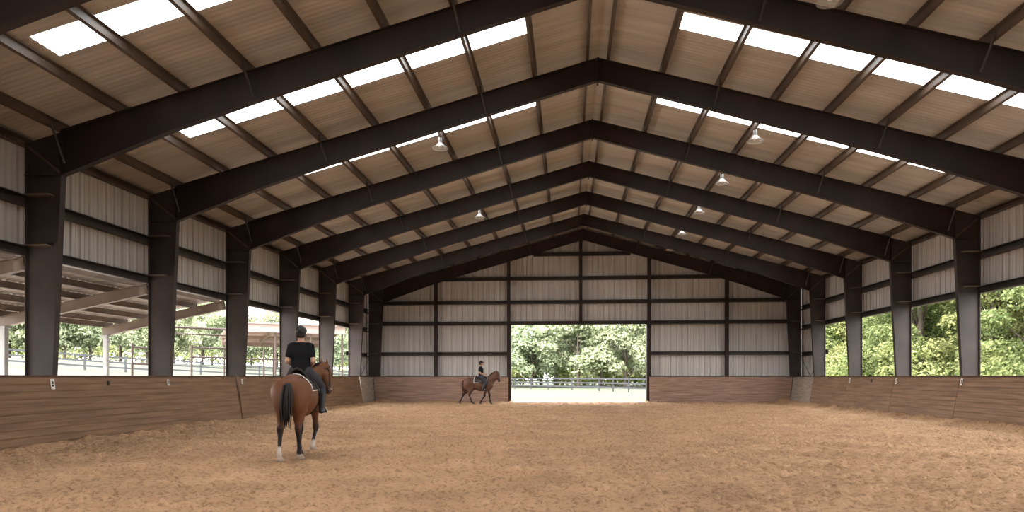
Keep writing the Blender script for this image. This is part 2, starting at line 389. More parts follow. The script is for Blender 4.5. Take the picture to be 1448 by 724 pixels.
# ---- portal frames: tapered I-section columns and rafters
def ibeam(mb, line_o, line_i, y, fw=.15, ft=.018, wt=.02):
    """outer and inner edge polylines (x,z), flanges on both, web between"""
    for (a, b) in zip(line_o[:-1], line_o[1:]): mb.bar((a[0], y, a[1]), (b[0], y, b[1]), fw, ft, up=nrm(a, b))
    for (a, b) in zip(line_i[:-1], line_i[1:]): mb.bar((a[0], y, a[1]), (b[0], y, b[1]), fw, ft, up=nrm(a, b))
    n = len(line_o)
    for k in range(n-1):
        o0, o1, i0, i1 = line_o[k], line_o[k+1], line_i[k], line_i[k+1]
        mb.hexa([(o0[0], y-wt/2, o0[1]), (o1[0], y-wt/2, o1[1]), (o1[0], y+wt/2, o1[1]), (o0[0], y+wt/2, o0[1]),
                 (i0[0], y-wt/2, i0[1]), (i1[0], y-wt/2, i1[1]), (i1[0], y+wt/2, i1[1]), (i0[0], y+wt/2, i0[1])])
def nrm(a, b):
    d = Vector((b[0]-a[0], 0, b[1]-a[1])).normalized(); return Vector((-d.z, 0, d.x))
HAU = {-1: (-10.53, 5.62), 1: (11.62, 5.62)}
PUR_L = [.47, -.90, -2.30, -3.70, -5.12, -6.53, -7.93, -9.27, -10.58]
PUR_R = [.95, 2.34, 3.74, 5.11, 6.42, 7.73, 9.08, 10.42, 11.55]
def make_frame(y, full):
    root = empty('portal_frame', (0, 0, 0))
    for s in (-1, 1):
        xo = XL if s < 0 else XRT; hx, hz = HAU[s]
        bi = -10.80 if s < 0 else 11.91
        mb = MB(); ze = roof_z(xo)
        ibeam(mb, [(xo-s*.01, -.1), (xo-s*.01, hz), (xo-s*.01, ze-.02)], [(bi, -.1), (hx, hz), (hx, roof_z(hx)-.02)], y)
        mb.bar((xo, y, hz), (hx, y, hz), .2, .02)                     # knee plates
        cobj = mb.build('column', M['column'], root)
        if full:
            for zz in ((4.15, 5.2) if y < 37 else (2.72, 4.42)):     # ledges across the web at the girts
                p = MB(); xi = bi+(hx-bi)*(zz+.1)/(hz+.1)
                p.box(min(xo+s*-.02, xi+s*.17), max(xo+s*-.02, xi+s*.17), y-.19, y-.012, zz-.012, zz+.012)
                p.build('stiffener_plate', M['shed_steel'], cobj)
            d = MB(); d.bar((xo-s*.06, y-.03, roof_z(xo)-.12), (hx, y-.03, hz+.02), .03, .05); d.build('knee_stiffener', M['purlin'], cobj)
        mb = MB()
        def bot(x, d): return (x, roof_z(x)-d)
        xs_ = [hx, hx-s*2.4, hx-s*4.2, XR_]
        ds = [roof_z(hx)-hz, .72, .65, .57]
        ibeam(mb, [(x, roof_z(x)-.01) for x in xs_], [bot(x, d) for x, d in zip(xs_, ds)], y)
        mb.box(hx-.012, hx+.012, y-.075, y+.075, hz, roof_z(hx)-.02)                     # end plate
        if s < 0: mb.box(XR_-.02, XR_+.02, y-.12, y+.12, roof_z(XR_)-.64, roof_z(XR_)-.0)   # ridge splice plate
        robj = mb.build('rafter', M['steel'], root)
        if full:
            for px in ([PUR_L[k] for k in (2, 5, 8)] if s < 0 else [PUR_R[k] for k in (2, 5, 8)]):
                q = MB(); xx = px-s*.28
                dd = .64+(.16 if abs(px-XR_) > 9 else .0)
                q.bar((px, y-.30, roof_z(px)+.10), (px-s*.15, y-.10, roof_z(px)-dd+.1), .035, .035); q.build('flange_brace', M['girt'], robj)
    return root
ORD = ['nearest', 'second nearest', 'third nearest', 'fourth nearest', 'fifth nearest', 'sixth nearest', 'seventh nearest', 'farthest']
for y in FR:
    if y < 9: continue
    k = sum(1 for q in FR if 9 <= q < y)
    r = make_frame(y+.05, True)
    lab = {0: 'dark brown steel portal frame cut off by the top left corner, nearest of all',
           7: 'dark brown steel portal frame standing against the sheeted end wall'}.get(k, f'dark brown steel portal frame spanning the arena, {ORD[k]} of the row')
    tag(r, lab, 'steel frame', 'portal frames carrying the roof')
# the frames behind the viewer
mb = MB()
for y in FR:
    if y >= 9: continue
    for s in (-1, 1):
        xo = XL if s < 0 else XRT; hx, hz = HAU[s]; bi = -10.80 if s < 0 else 11.91
        ibeam(mb, [(xo-s*.01, -.1), (xo-s*.01, roof_z(xo)-.02)], [(bi, -.1), (hx, roof_z(hx)-.02)], y)
        ibeam(mb, [(hx, roof_z(hx)-.01), (XR_, roof_z(XR_)-.01)], [(hx, hz), (XR_, roof_z(XR_)-.6)], y)
mb.build('trim_3', M['steel'], kind='structure')

# ---- purlins (Z-sections lying on the rafters)
PO = ['ridge', 'first', 'second', 'third', 'fourth', 'fifth', 'sixth', 'seventh', 'eighth']
def purlin(x, side, k):
    s = -1 if side == 'left' else 1; sl = SL_ if s < 0 else -SR_
    z0 = roof_z(x)+.004; t_ = .012
    mb = MB()
    prof = [(x, z0), (x, z0+UP-.012)]
    mb.box(x-.008, x+.008, Y0, YE-.06, z0, z0+UP-.02)
    def fl(xa, xb, base):     # flange following the slope
        za, zb = base+sl*(xa-x), base+sl*(xb-x)
        mb.hexa([(xa, Y0, za), (xb, Y0, zb), (xb, YE-.06, zb), (xa, YE-.06, za), (xa, Y0, za+t_), (xb, Y0, zb+t_), (xb, YE-.06, zb+t_), (xa, YE-.06, za+t_)])
    fl(x-.004 if s > 0 else x-.06, x+.06 if s > 0 else x+.004, z0)
    fl(x-.06 if s > 0 else x-.004, x+.004 if s > 0 else x+.06, z0+UP-.03)
    lip = x+s*.057
    mb.box(lip-.005, lip+.005, Y0, YE-.06, z0+sl*(lip-x), z0+sl*(lip-x)+.022)
    o = mb.build('roof_purlin', M['purlin'])
    lab = (f'brown steel purlin just {side} of the roof ridge' if k == 0 else f'brown steel roof purlin on the {side} slope, {PO[k]} below the ridge pair')
    tag(o, lab, 'purlin', 'purlins under the roof sheets')
for k, x in enumerate(PUR_L): purlin(x, 'left', k)
for k, x in enumerate(PUR_R): purlin(x, 'right', k)
for s, x in ((-1, XL-.09), (1, XRT+.09)):
    mb = MB(); z = roof_z(x)-.06
    mb.box(x-.085, x+.085, Y0, YE-.06, z, z+.015); mb.box(x-s*-.08-.008, x-s*-.08+.008, Y0, YE-.06, z, z+.16); mb.box(x-.085, x+.085, Y0, YE-.06, z+.15, z+.165)
    tag(mb.build('eave_strut', M['purlin']), f'brown steel eave strut along the top of the {"left" if s < 0 else "right"} wall', 'eave strut', 'struts along the eaves')
# ---- wall girts (outside the columns)
def girt_y(x, s, z, y0, y1, lab):
    mb = MB(); a, b = sorted((x, x+s*.18))
    mb.box(a, b, y0, y1, z-.008, z+.008); mb.box(b-.016 if s > 0 else a, b if s > 0 else a+.016, y0, y1, z-.2, z)
    a2, b2 = sorted((x+s*.09, x+s*.18)); mb.box(a, b, y0, y1, z-.21, z-.196); mb.box(x-.006, x+.006, y0, y1, z-.2, z-.16)
    tag(mb.build('wall_girt', M['girt']), lab, 'girt', 'horizontal girts of the walls')
for s, x, side in ((-1, XL-.005, 'left'), (1, XRT+.005, 'right')):
    girt_y(x, s, 5.22, Y0, YE-.2, f'brown steel girt halfway up the {side} wall sheeting')
    girt_y(x, s, 4.16, Y0, YE-.2, f'brown steel girt heading the {side} side openings')
    girt_y(x, s, 2.74, 34.55, YE-.2, f'short brown steel girt in the closed far bay of the {side} wall')
def girt_x(x0, x1, z, lab):
    mb = MB(); mb.box(x0, x1, 38.33, 38.49, z-.008, z+.008); mb.box(x0, x1, 38.475, 38.49, z-.2, z); mb.box(x0, x1, 38.33, 38.49, z-.2, z-.188)
    mb.box(x0, x1, 38.327, 38.335, z-.2, z-.15); mb.box(x0, x1, 38.327, 38.335, z-.05, z)
    tag(mb.build('wall_girt', M['girt']), lab, 'girt', 'horizontal girts of the walls')
girt_x(XL, DX0-.08, 2.82, 'brown girt on the end wall left of the doorway, just above the kickboard')
girt_x(DX1+.08, XRT, 2.82, 'brown girt on the end wall right of the doorway, just above the kickboard')
girt_x(XL, XRT, 4.53, 'long brown girt across the end wall at the door head')
girt_x(XL, XRT, 5.70, 'long brown girt across the end wall, first above the doorway')
for zz, nm in ((7.02, 'second'), (8.36, 'third and topmost')):
    hw = (roof_z(XR_)-.55-zz)/SL_
    girt_x(max(XL, XR_-hw-.3), min(XRT, XR_+hw*.96+.3), zz, f'brown girt across the end wall gable, {nm} above the doorway')
PN = ['leftmost brown post of the end wall', 'brown end wall post forming the left side of the doorway', 'brown end wall post rising from the middle of the door head',
      'brown end wall post forming the right side of the doorway', 'rightmost brown post of the end wall']
for x, lab in zip((-7.53, -3.41, .60, 4.34, 8.51), PN):
    mb = MB(); z0 = -.05 if abs(x-.6) > 1 else DZ+.06
    z1 = roof_z(x)-.3
    mb.box(x-.09, x+.09, 38.10, 38.115, z0, z1); mb.box(x-.09, x+.09, 38.30, 38.315, z0, z1); mb.box(x-.008, x+.008, 38.11, 38.305, z0, z1)
    tag(mb.build('end_wall_post', M['steel']), lab, 'post', 'posts of the end wall')
# brace rods in the closed far bays
for s, x, side in ((-1, XL+.08, 'left'), (1, XRT-.08, 'right')):
    for k, (za, zb) in enumerate(((.3, 2.6), (2.6, .3))):
        mb = MB(); mb.tube([(x, 34.6, za), (x, 37.9, zb)], .012, 6)
        tag(mb.build('brace_rod', M['steel']), f'thin brace rod {"rising" if k == 0 else "falling"} towards the end wall, far bay of the {side} wall', 'brace rod', 'crossed brace rods')

# ---- kickboards
def kick(p0, p1, q0, q1, z1, m, lab, capm=None, nb=10):
    """panel whose bottom line runs p0-p1 and top line q0-q1 (x,y); horizontal boards, cap rail on top"""
    root = empty('kickboard_panel', ((p0[0]+p1[0])/2, (p0[1]+p1[1])/2, 0), label=lab, cat='kickboard', group='plank kickboards around the arena')
    ox, oy = root.location.x, root.location.y
    d = Vector((p1[0]-p0[0], p1[1]-p0[1], 0)).normalized(); 
    n = Vector((q0[0]-p0[0]+q1[0]-p1[0], q0[1]-p0[1]+q1[1]-p1[1], 0)); n = (n-d*n.dot(d)).normalized()   # outwards
    mb = MB(); zb = -.05
    def P(u, t, off):
        a = Vector((p0[0]+(q0[0]-p0[0])*t, p0[1]+(q0[1]-p0[1])*t, 0)); b = Vector((p1[0]+(q1[0]-p1[0])*t, p1[1]+(q1[1]-p1[1])*t, 0))
        c = a.lerp(b, u)+n*off; return (c.x-ox, c.y-oy, zb+(z1-zb)*t)
    for k in range(nb):
        t0, t1 = k/nb+.004, (k+1)/nb-.004; o = random.uniform(0, .006)
        mb.hexa([P(0, t0, o), P(1, t0, o), P(1, t0, .04), P(0, t0, .04), P(0, t1, o), P(1, t1, o), P(1, t1, .04), P(0, t1, .04)])
    mb.hexa([P(0, .0, .03), P(1, .0, .03), P(1, .0, .06), P(0, .0, .06), P(0, 1, .03), P(1, 1, .03), P(1, 1, .06), P(0, 1, .06)])
    mb.build('plank_face', m, root)
    c = MB(); a0, a1 = P(0, 1, -.02), P(1, 1, -.02); b0, b1 = P(0, 1, .12), P(1, 1, .12)
    c.hexa([a0, a1, b1, b0]+[(x, y, z+.035) for x, y, z in (a0, a1, b1, b0)]); c.build('top_rail', capm or M['rail'], root)
    # backing studs
    st = MB(); L = math.hypot(p1[0]-p0[0], p1[1]-p0[1])
    for k in range(max(2, int(L/1.2)+1)):
        u = min(.985, max(.015, k/max(1, int(L/1.2)))); a = P(u, 0, .10); b = P(u, 1, .10); st.bar(a, b, .04, .08)
    st.build('backing_stud', m, root)
    return root
KZ = 1.42
XKL, XKB = -10.66, -10.48        # left kick: top and bottom
XRT_K, XRB = 11.76, 11.50
kick((XKB, Y0), (XKB, 21.28), (XKL, Y0), (XKL, 21.12), KZ, M['kick_l'], 'long brown plank kickboard along the near left wall')
kick((XKB, 21.32), (XKB, 34.30), (XKL, 21.32), (XKL, 34.12), KZ, M['kick_l'], 'brown plank kickboard along the left wall behind the nearer horse')
kick((XKB-.04, 34.36), (-10.92, 37.86), (XKL-.04, 34.36), (-11.08, 37.98), KZ, M['kick_g'], 'short grey plank kickboard in the far left corner')
kick((-10.90, 37.84), (DX0-.05, 37.84), (-11.06, 38.0), (DX0-.05, 38.0), KZ, M['kick_b'], 'weathered reddish plank kickboard on the end wall left of the doorway')
kick((DX1+.05, 37.84), (11.72, 37.84), (DX1+.05, 38.0), (11.92, 38.0), KZ, M['kick_b'], 'weathered reddish plank kickboard on the end wall right of the doorway')
kick((XRB+.02, 34.42), (11.74, 37.86), (XRT_K+.02, 34.42), (11.94, 37.98), KZ, M['kick_g'], 'short grey plank kickboard in the far right corner')
RL = ['long brown plank kickboard along the near right wall', 'third greyed brown plank kickboard of the right wall, counted from the far corner piece',
      'second greyed brown plank kickboard of the right wall, counted from the far corner piece', 'greyed brown plank kickboard of the right wall joining the grey corner piece']
ye = [Y0, 21.84, 26.04, 30.24, 34.36]
for k in range(4):
    kick((XRB, ye[k]+.015), (XRB, ye[k+1]-.015), (XRT_K, ye[k]+.015), (XRT_K, ye[k+1]-.015), KZ, M['kick_r'], RL[k])
# letter plates hung on the kickboards
def plate(y, s, lab, dark=False, sc=1.0):
    t_ = .90; zc_ = -.05+(KZ+.05)*t_
    x = (XKB+(XKL-XKB)*t_ if s < 0 else XRB+(XRT_K-XRB)*t_)-s*.012
    root = empty('marker_plate', (x, y, zc_), label=lab, cat='marker plate', group='small plates on the kickboards')
    hw, hh = .055*sc, .105*sc; tl = (.18 if s < 0 else .26)/1.47
    mb = MB()
    def bx(m_, y0, y1, z0, z1, off, th):
        pts = []
        for z in (z0, z1):
            for (yy, ff) in ((y0, 0), (y1, 0), (y1, 1), (y0, 1)):
                pts.append((s*tl*z-s*(off+th*ff), yy, z))
        m_.hexa(pts)
    bx(mb, -hw, hw, -hh, hh, 0, .012)
    mb.build('plate', M['black'] if dark else M['white'], root)
    if not dark:
        q = MB(); bx(q, -hw*.35, hw*.35, hh*.0, hh*.55, .013, .004); q.build('dark_mark', M['black'], root)
        q = MB(); bx(q, -hw*.45, hw*.4, -hh*.5, -hh*.15, .013, .004); q.build('dark_mark', M['black'], root)
def ykick(px, s):
    t = (px-724)/FPX; c, sn = math.cos(YAW), math.sin(YAW)
    return (XKL if s < 0 else XRT_K)/((t*c-sn)/(c+t*sn))
for px, lab in ((72, 'white letter plate on the left kickboard, nearest to the viewer'), (236, 'white letter plate on the left kickboard below the second column'), (341, 'white letter plate at the joint of the left kickboards')):
    plate(ykick(px, -1), -1, lab, sc=1.0 if px < 100 else .75)
plate(ykick(152, -1), -1, 'small dark bracket on the left kickboard between the two nearer white plates', True, .5)
for px, lab in ((1362, 'white letter plate on the right kickboard, nearest to the viewer'), (1269, 'white letter plate on the right kickboard, second from the viewer'), (1203, 'white letter plate on the right kickboard, third from the viewer')):
    plate(ykick(px, 1), 1, lab, sc=1.0)
plate(ykick(1234, 1), 1, 'small dark bracket on the right kickboard between two white plates', True, .6)

# ---- hanging lamps
def make_lamp():
    root = empty('high_bay_lamp')
    a = MB(); a.lathe([(.0, .19), (.045, .19), (.055, .17), (.055, .08), (.04, .05), (.0, .05)], 16); a.build('ballast_housing', M['galv'], root, True)
    b = MB(); b.lathe([(.055, .06), (.07, .04), (.10, 0), (.15, -.06), (.215, -.10), (.235, -.115), (.23, -.125), (.205, -.105), (.14, -.07), (.09, -.005), (.06, .03)], 28)
    b.build('bell_reflector', M['lampglass'], root, True)
    c = MB(); c.lathe([(0, .05), (.03, .04), (.05, -.02), (.045, -.08), (.0, -.11)], 14); c.build('bulb', M['white'], root, True)
    d = MB(); d.tube([(0, 0, .19), (0, 0, .24), (.03, 0, .26), (.02, 0, .30), (0, 0, .32), (0, 0, .345)], .008, 6); d.build('hook_and_cord', M['galv'], root)
    return root
lamp0 = make_lamp(); first = True
for side, x, ysl in (('left', -3.75, (19.7, 28.4)), ('right', 5.16, (12.5, 19.7, 23.9, 28.1, 32.3, 36.3))):
    for k, y in enumerate(ysl):
        o = lamp0 if first else copy_tree(lamp0); first = False
        o.location = (x if y > 16 else 4.56, y, roof_z(x)-.19)
        n_ = ['nearest', 'second', 'third', 'fourth', 'fifth', 'sixth']
        tag(o, f'clear bell-shaped lamp hanging under the {side} roof slope, {n_[k]} from the viewer', 'lamp', 'hanging lamps under the roof')

# portals on the openings
for i in range(3, 10):
    a, b = FR[i], FR[i+1]
    if b > 35: continue
    portal((XL-.3, (a+b)/2, 2.7), (0, math.radians(-90), 0), 2.6, b-a); portal((XRT+.3, (a+b)/2, 2.7), (0, math.radians(90), 0), 2.6, b-a)
portal(((DX0+DX1)/2, 38.9, 2.2), (math.radians(-90), 0, 0), DX1-DX0, 4.5)
# ================================================================= OUTSIDE
CY, SY = math.cos(YAW), math.sin(YAW)
def bear(px, dist):
    """a spot on the ground at a bearing (given as a picture column) and distance"""
    t = (px-724)/FPX; return ((t*CY-SY)*dist, (CY+t*SY)*dist)
# ---- lean-to along the left wall
def lz(x): return 3.93-(-11.5-x)*.2125            # top of its rafters
root = empty('lean_to_shed', (-13.5, 13.4, 0), label='open lean-to with corrugated roof on tan beams outside the left openings', cat='shed')
ox, oy = root.location.x, root.location.y
LY = (5.04, 9.24, 13.44, 17.64, 21.8)
for y in LY:
    mb = MB()
    for dz in (0, -.27): mb.bar((-11.35-ox, y-oy, lz(-11.35)+dz-.03), (-15.62-ox, y-oy, lz(-15.62)+dz), .14, .02)
    mb.bar((-11.35-ox, y-oy, lz(-11.35)-.165), (-15.62-ox, y-oy, lz(-15.62)-.135), .05, .26); mb.build('rafter', M['shed_steel'], root)
    mb = MB(); mb.box(-15.57-ox, -15.43-ox, y-oy-.07, y-oy+.07, -.2, lz(-15.5)-.27); mb.box(-15.62-ox, -15.38-ox, y-oy-.12, y-oy+.12, lz(-15.5)-.32, lz(-15.5)-.27); mb.build('post', M['galv'], root)
for x in (-11.75, -12.55, -13.4, -14.25, -15.0, -15.55):
    mb = MB(); z = lz(x)+.01
    mb.box(x-ox-.02, x-ox+.02, 4.6-oy, 22.2-oy, z, z+.17); mb.box(x-ox-.02, x-ox+.06, 4.6-oy, 22.2-oy, z, z+.012); mb.build('purlin', M['shed_steel'], root)
mb = MB(); cs = corr(4.4, 22.4, .2, .016)
vs = [(x-ox, y-oy, lz(x)+.2+z) for x in (-11.62, -16.0) for y, z in cs]; n = len(cs)
mb.add(vs, [(i, i+1, n+i+1, n+i) for i in range(n-1)])
mb.build('roof_sheet', M['shed_roof'], root, True)
# ---- run-in shed farther out
(ax, ay), (bx_, by_) = bear(330, 38), bear(488, 41)
ang = math.atan2(by_-ay, bx_-ax); Lg = math.hypot(bx_-ax, by_-ay)
root = empty('run_in_shed', (ax, ay, 0), ang, 'open horse shelter with pale pinkish fascia and brown beams beyond the left openings', 'shed')
mb = MB(); mb.hexa([(0, -.05, 3.95), (Lg, -.05, 3.95), (Lg, .05, 3.95), (0, .05, 3.95), (0, -.05, 4.42), (Lg, -.05, 4.42), (Lg, .05, 4.42), (0, .05, 4.42)]); mb.build('fascia', M['pale_steel'], root)
mb = MB(); mb.hexa([(-.2, -.2, 4.42), (Lg+.2, -.2, 4.42), (Lg+.2, 6.0, 3.75), (-.2, 6.0, 3.75), (-.2, -.2, 4.45), (Lg+.2, -.2, 4.45), (Lg+.2, 6.0, 3.78), (-.2, 6.0, 3.78)]); mb.build('roof_sheet', M['shed_roof'], root)
for k in range(4):
    y = 1.2+k*1.4; z = 4.40-y*.112
    mb = MB(); mb.box(0, Lg, y-.03, y+.03, z-.18, z); mb.build('purlin', M['pale_steel' if k % 2 else 'shed_steel'], root)
mb = MB(); mb.box(0, Lg, 5.7, 5.85, 3.38, 3.74); mb.build('eave_beam', M['shed_steel'], root)
for x in (.15, Lg*.36, Lg*.68, Lg-.15):
    mb = MB(); mb.tube([(x, .1, -.1), (x, .1, 3.95)], .055, 10); mb.build('post', M['pipe'], root)
for x in (.15, Lg*.5, Lg-.15):
    mb = MB(); mb.tube([(x, 5.78, -.1), (x, 5.78, 3.4)], .055, 10); mb.build('post', M['pipe'], root)
for x in (.15, Lg*.36, Lg*.68, Lg-.15):
    mb = MB(); mb.bar((x, .05, 4.2), (x, 5.8, 3.62), .08, .22); mb.build('rafter', M['shed_steel'], root)
# ---- pipe corral panels between arena and shed
def pipe_panel(pts, rails, top, label, r=.035):
    root = empty('pipe_corral_panel', (*pts[0], 0), label=label, cat='corral panel', group='pipe corral panels outside the left openings')
    q = [(x-pts[0][0], y-pts[0][1]) for x, y in pts]
    for k, (x, y) in enumerate(q):
        mb = MB(); mb.tube([(x, y, -.2), (x, y, top)], r*1.15, 10); mb.build('post', M['pipe'], root)
    for z in rails:
        mb = MB()
        for a, b in zip(q[:-1], q[1:]): mb.tube([(*a, z), (*b, z)], r, 8)
        mb.build('rail', M['pipe'], root)
pipe_panel([bear(187, 25), bear(228, 26)], (1.3, 1.9, 2.5), 2.65, 'brown pipe panel outside, partly behind the second left column')
pipe_panel([bear(271, 27), bear(330, 28)], (1.35, 2.2, 2.58), 2.65, 'tall brown pipe panel seen between the second and third left columns')
pipe_panel([bear(346, 30), bear(373, 30.5), bear(408, 31)], (1.2, 2.2), 2.6, 'brown pipe panel in front of the horse shelter between third and fourth left columns')
(p0x, p0y), (p1x, p1y) = bear(215, 26), bear(322, 28)
root = empty('pipe_arch', (p0x, p0y, 0), label='thin overhead pipe on two posts outside, just below the end of the lean-to roof', cat='pipe arch')
for x, y in ((0, 0), (p1x-p0x, p1y-p0y)):
    mb = MB(); mb.tube([(x, y, -.2), (x, y, 3.4)], .045, 10); mb.build('post', M['pipe'], root)
mb = MB(); mb.tube([(0, 0, 3.35), (p1x-p0x, p1y-p0y, 3.35)], .045, 8); mb.build('crossbar', M['pipe'], root)
mb = MB(); mb.tube([(0, 0, 3.1), (p1x-p0x, p1y-p0y, 3.1)], .03, 8); mb.build('crossbar', M['pipe'], root)
# ---- board fences
def board_fence(pts, spacing, heights, m, label, group='board fences of the paddocks', pw=.13, bh=.14):
    root = empty('board_fence', (pts[0][0], pts[0][1], 0), label=label, cat='fence', group=group)
    px, py = pts[0]; rails = [MB() for _ in heights]; last = None
    for (a, b) in zip(pts[:-1], pts[1:]):
        L = math.hypot(b[0]-a[0], b[1]-a[1]); n = max(1, round(L/spacing))
        for k in range(n+1):
            if k == 0 and last is not None: continue
            x, y = a[0]+(b[0]-a[0])*k/n, a[1]+(b[1]-a[1])*k/n; z = float(ground_z(x, y))
            p = MB(); p.box(x-px-pw/2, x-px+pw/2, y-py-pw/2, y-py+pw/2, z-.3, z+max(heights)+.08); p.build('post', m, root)
            if last:
                for r, h_ in zip(rails, heights): r.bar((last[0]-px, last[1]-py-.08, last[2]+h_-bh/2), (x-px, y-py-.08, z+h_-bh/2), .035, bh)
            last = (x, y, z)
    for r in rails: r.build('rail', m, root)
    return root
board_fence([bear(650, 92), bear(728, 86), bear(775, 80), bear(809, 76), bear(847, 72), bear(889, 65), bear(960, 58)], 3.2, (.5, .92, 1.36), M['fence'], 'grey three-board fence across the field beyond the end doorway')
board_fence([bear(690, 118), bear(960, 112)], 4.5, (.5, .92, 1.36), M['fence'], 'farther grey board fence behind the first one, beyond the end doorway')
board_fence([bear(-40, 50), bear(120, 56), bear(230, 62)], 3.4, (.42, .85, 1.28), M['fence_w'], 'pale three-board paddock fence seen below the lean-to, left of the second column')
board_fence([bear(232, 64), bear(330, 72), bear(400, 80)], 3.6, (.42, .85, 1.28), M['fence_w'], 'pale three-board paddock fence seen behind the pipe corral panels')
board_fence([bear(405, 82), bear(520, 100)], 4.0, (.42, .85, 1.28), M['fence_w'], 'pale board fence seen behind the nearer rider and horse')

# ---- trees
def leaf_cloud(cl, n_per, size, seed, squash=.85):
    """cl: (k,4) clusters x,y,z,r -> leaf quads"""
    g = np.random.default_rng(seed); cl = np.asarray(cl, float)
    w_ = cl[:, 3]**2; cnt = np.maximum(8, (w_/w_.mean()*n_per).astype(int)); ci = np.repeat(np.arange(len(cl)), cnt); n = len(ci)
    d = g.normal(size=(n, 3)); d[:, 2] = np.where(g.random(n) < .72, np.abs(d[:, 2]), d[:, 2]); d /= np.linalg.norm(d, axis=1)[:, None]
    rr = cl[ci, 3]*(.55+.5*g.random(n)**.6)
    c = cl[ci, :3]+d*rr[:, None]*np.array([1, 1, squash])
    nr = d*.7+g.normal(size=(n, 3))*.6+np.array([0, 0, .45]); nr /= np.linalg.norm(nr, axis=1)[:, None]
    t = np.cross(nr, g.normal(size=(n, 3))); t /= np.linalg.norm(t, axis=1)[:, None]; b = np.cross(nr, t)
    s = size*(.6+.8*g.random(n))[:, None]
    v = np.stack([c-t*s*.5, c+b*s*.28+nr*s*.06, c+t*s*.5, c-b*s*.28+nr*s*.06], 1).reshape(-1, 3)
    f = np.arange(4*n).reshape(-1, 4); return v, f
def crown_clusters(seed, z0, z1, rad, k, shape='round'):
    g = np.random.default_rng(seed); out = []
    for i in range(k):
        u = (i+.5)/k; z = z0+(z1-z0)*u
        prof = {'round': math.sin(math.pi*(.12+.84*u))**.7, 'wall': (1-.75*u**2), 'spread': math.sin(math.pi*(.22+.74*u))**.6}[shape]
        a = g.uniform(0, 6.283)+i*2.4; r = rad*prof*g.uniform(.45, .95)
        out.append((r*math.cos(a), r*math.sin(a), z+g.uniform(-.4, .4), g.uniform(.18, .34)*rad))
    return out
def tree_proto(seed, h, z0, rad, k, n_per, size, shape, foliage, sname):
    cl = crown_clusters(seed, z0, h-.6, rad, k, shape)
    v, f = leaf_cloud(cl, n_per, size, seed)
    fm = np_mesh('foliage', v, f); fm.materials.append(foliage)
    g = random.Random(seed); mb = MB(); top = z0+(h-z0)*.6
    mb.tube([(0, 0, -.4), (.05, 0, .5), (g.uniform(-.15, .15), g.uniform(-.15, .15), top*.5), (g.uniform(-.3, .3), g.uniform(-.3, .3), top)], [.26*h/9, .2*h/9, .15*h/9, .05*h/9], 10)
    for c in cl[::4]:
        zb = max(.8, min(top*.9, c[2]*.55)); mb.tube([(0, 0, zb), (c[0]*.45, c[1]*.45, (zb+c[2])*.52), (c[0]*.85, c[1]*.85, c[2])], [.06*h/9, .035*h/9, .012], 6)
    me = bpy.data.meshes.new('trunk'); me.from_pydata(mb.v, [], mb.f); me.polygons.foreach_set('use_smooth', [True]*len(me.polygons)); me.materials.append(M['bark'])
    return fm, me
PROTO = {
 'wood': [tree_proto(11+i, h, .4, r, 70, 400, .2, 'wall', M['leaf'], 'w') for i, (h, r) in enumerate(((12, 3.6), (10.5, 3.2), (13, 3.9)))],
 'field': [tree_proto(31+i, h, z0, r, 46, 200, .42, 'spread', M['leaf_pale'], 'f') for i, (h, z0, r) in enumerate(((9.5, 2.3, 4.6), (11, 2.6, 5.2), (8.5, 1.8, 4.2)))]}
def tree(x, y, kind, k, sc, label, group):
    fm, tm = PROTO[kind][k]; z = float(ground_z(x, y))
    root = empty('tree', (x, y, z-.05), random.uniform(0, 6.28), label, 'tree', group); root.scale = (sc, sc, sc*random.uniform(.95, 1.05))
    link('foliage', fm, None, root); link('trunk', tm, None, root)
N_ = ['first', 'second', 'third', 'fourth', 'fifth', 'sixth', 'seventh', 'eighth', 'ninth', 'tenth', 'eleventh', 'twelfth', 'thirteenth', 'fourteenth']
# wood outside the right openings
for k in range(11):
    y = 27+k*4.4; x = 19.5+(k % 3)*.8+random.uniform(-.4, .4)
    tree(x, y, 'wood', k % 3, random.uniform(.82, 1.0), f'dense green tree in the right-hand wood, {N_[10-k]} in the front row from its far end', 'wood outside the right openings')
for k in range(9):
    y = 30+k*6.2; x = 25+(k % 2)*1.4
    tree(x, y, 'wood', (k+1) % 3, random.uniform(1.05, 1.25), f'tall green tree in the right-hand wood, {N_[8-k]} in the back row from its far end', 'wood outside the right openings')
g = np.random.default_rng(5)
cl = [(g.uniform(16.2, 19), g.uniform(26, 75), g.uniform(.4, 2.8), g.uniform(.5, 1.1)) for _ in range(120)]
v, f = leaf_cloud(cl, 110, .2, 77)
tag(link('undergrowth', np_mesh('undergrowth', v, f), M['leaf'], kind='stuff'), 'low leafy undergrowth along the edge of the right-hand wood', 'undergrowth')
g = np.random.default_rng(6)
cl = []
for px in np.linspace(640, 990, 80):
    x, y = bear(px, 112+g.uniform(-5, 5)); cl.append((x, y, g.uniform(.3, 4.2), g.uniform(1.4, 2.3)))
v, f = leaf_cloud(cl, 260, .62, 78)
tag(link('undergrowth', np_mesh('undergrowth', v, f), M['leaf'], kind='stuff'), 'low bushes between the trunks beyond the end doorway', 'undergrowth')
cl = []
for px in np.linspace(-60, 560, 110):
    x, y = bear(px, 92+px*.08+g.uniform(-4, 4)); cl.append((x, y, float(ground_z(x, y))+g.uniform(.2, 2.2), g.uniform(1.1, 1.8)))
v, f = leaf_cloud(cl, 170, .4, 79)
tag(link('undergrowth', np_mesh('undergrowth', v, f), M['leaf'], kind='stuff'), 'low bushes between the trunks beyond the left paddock', 'undergrowth')
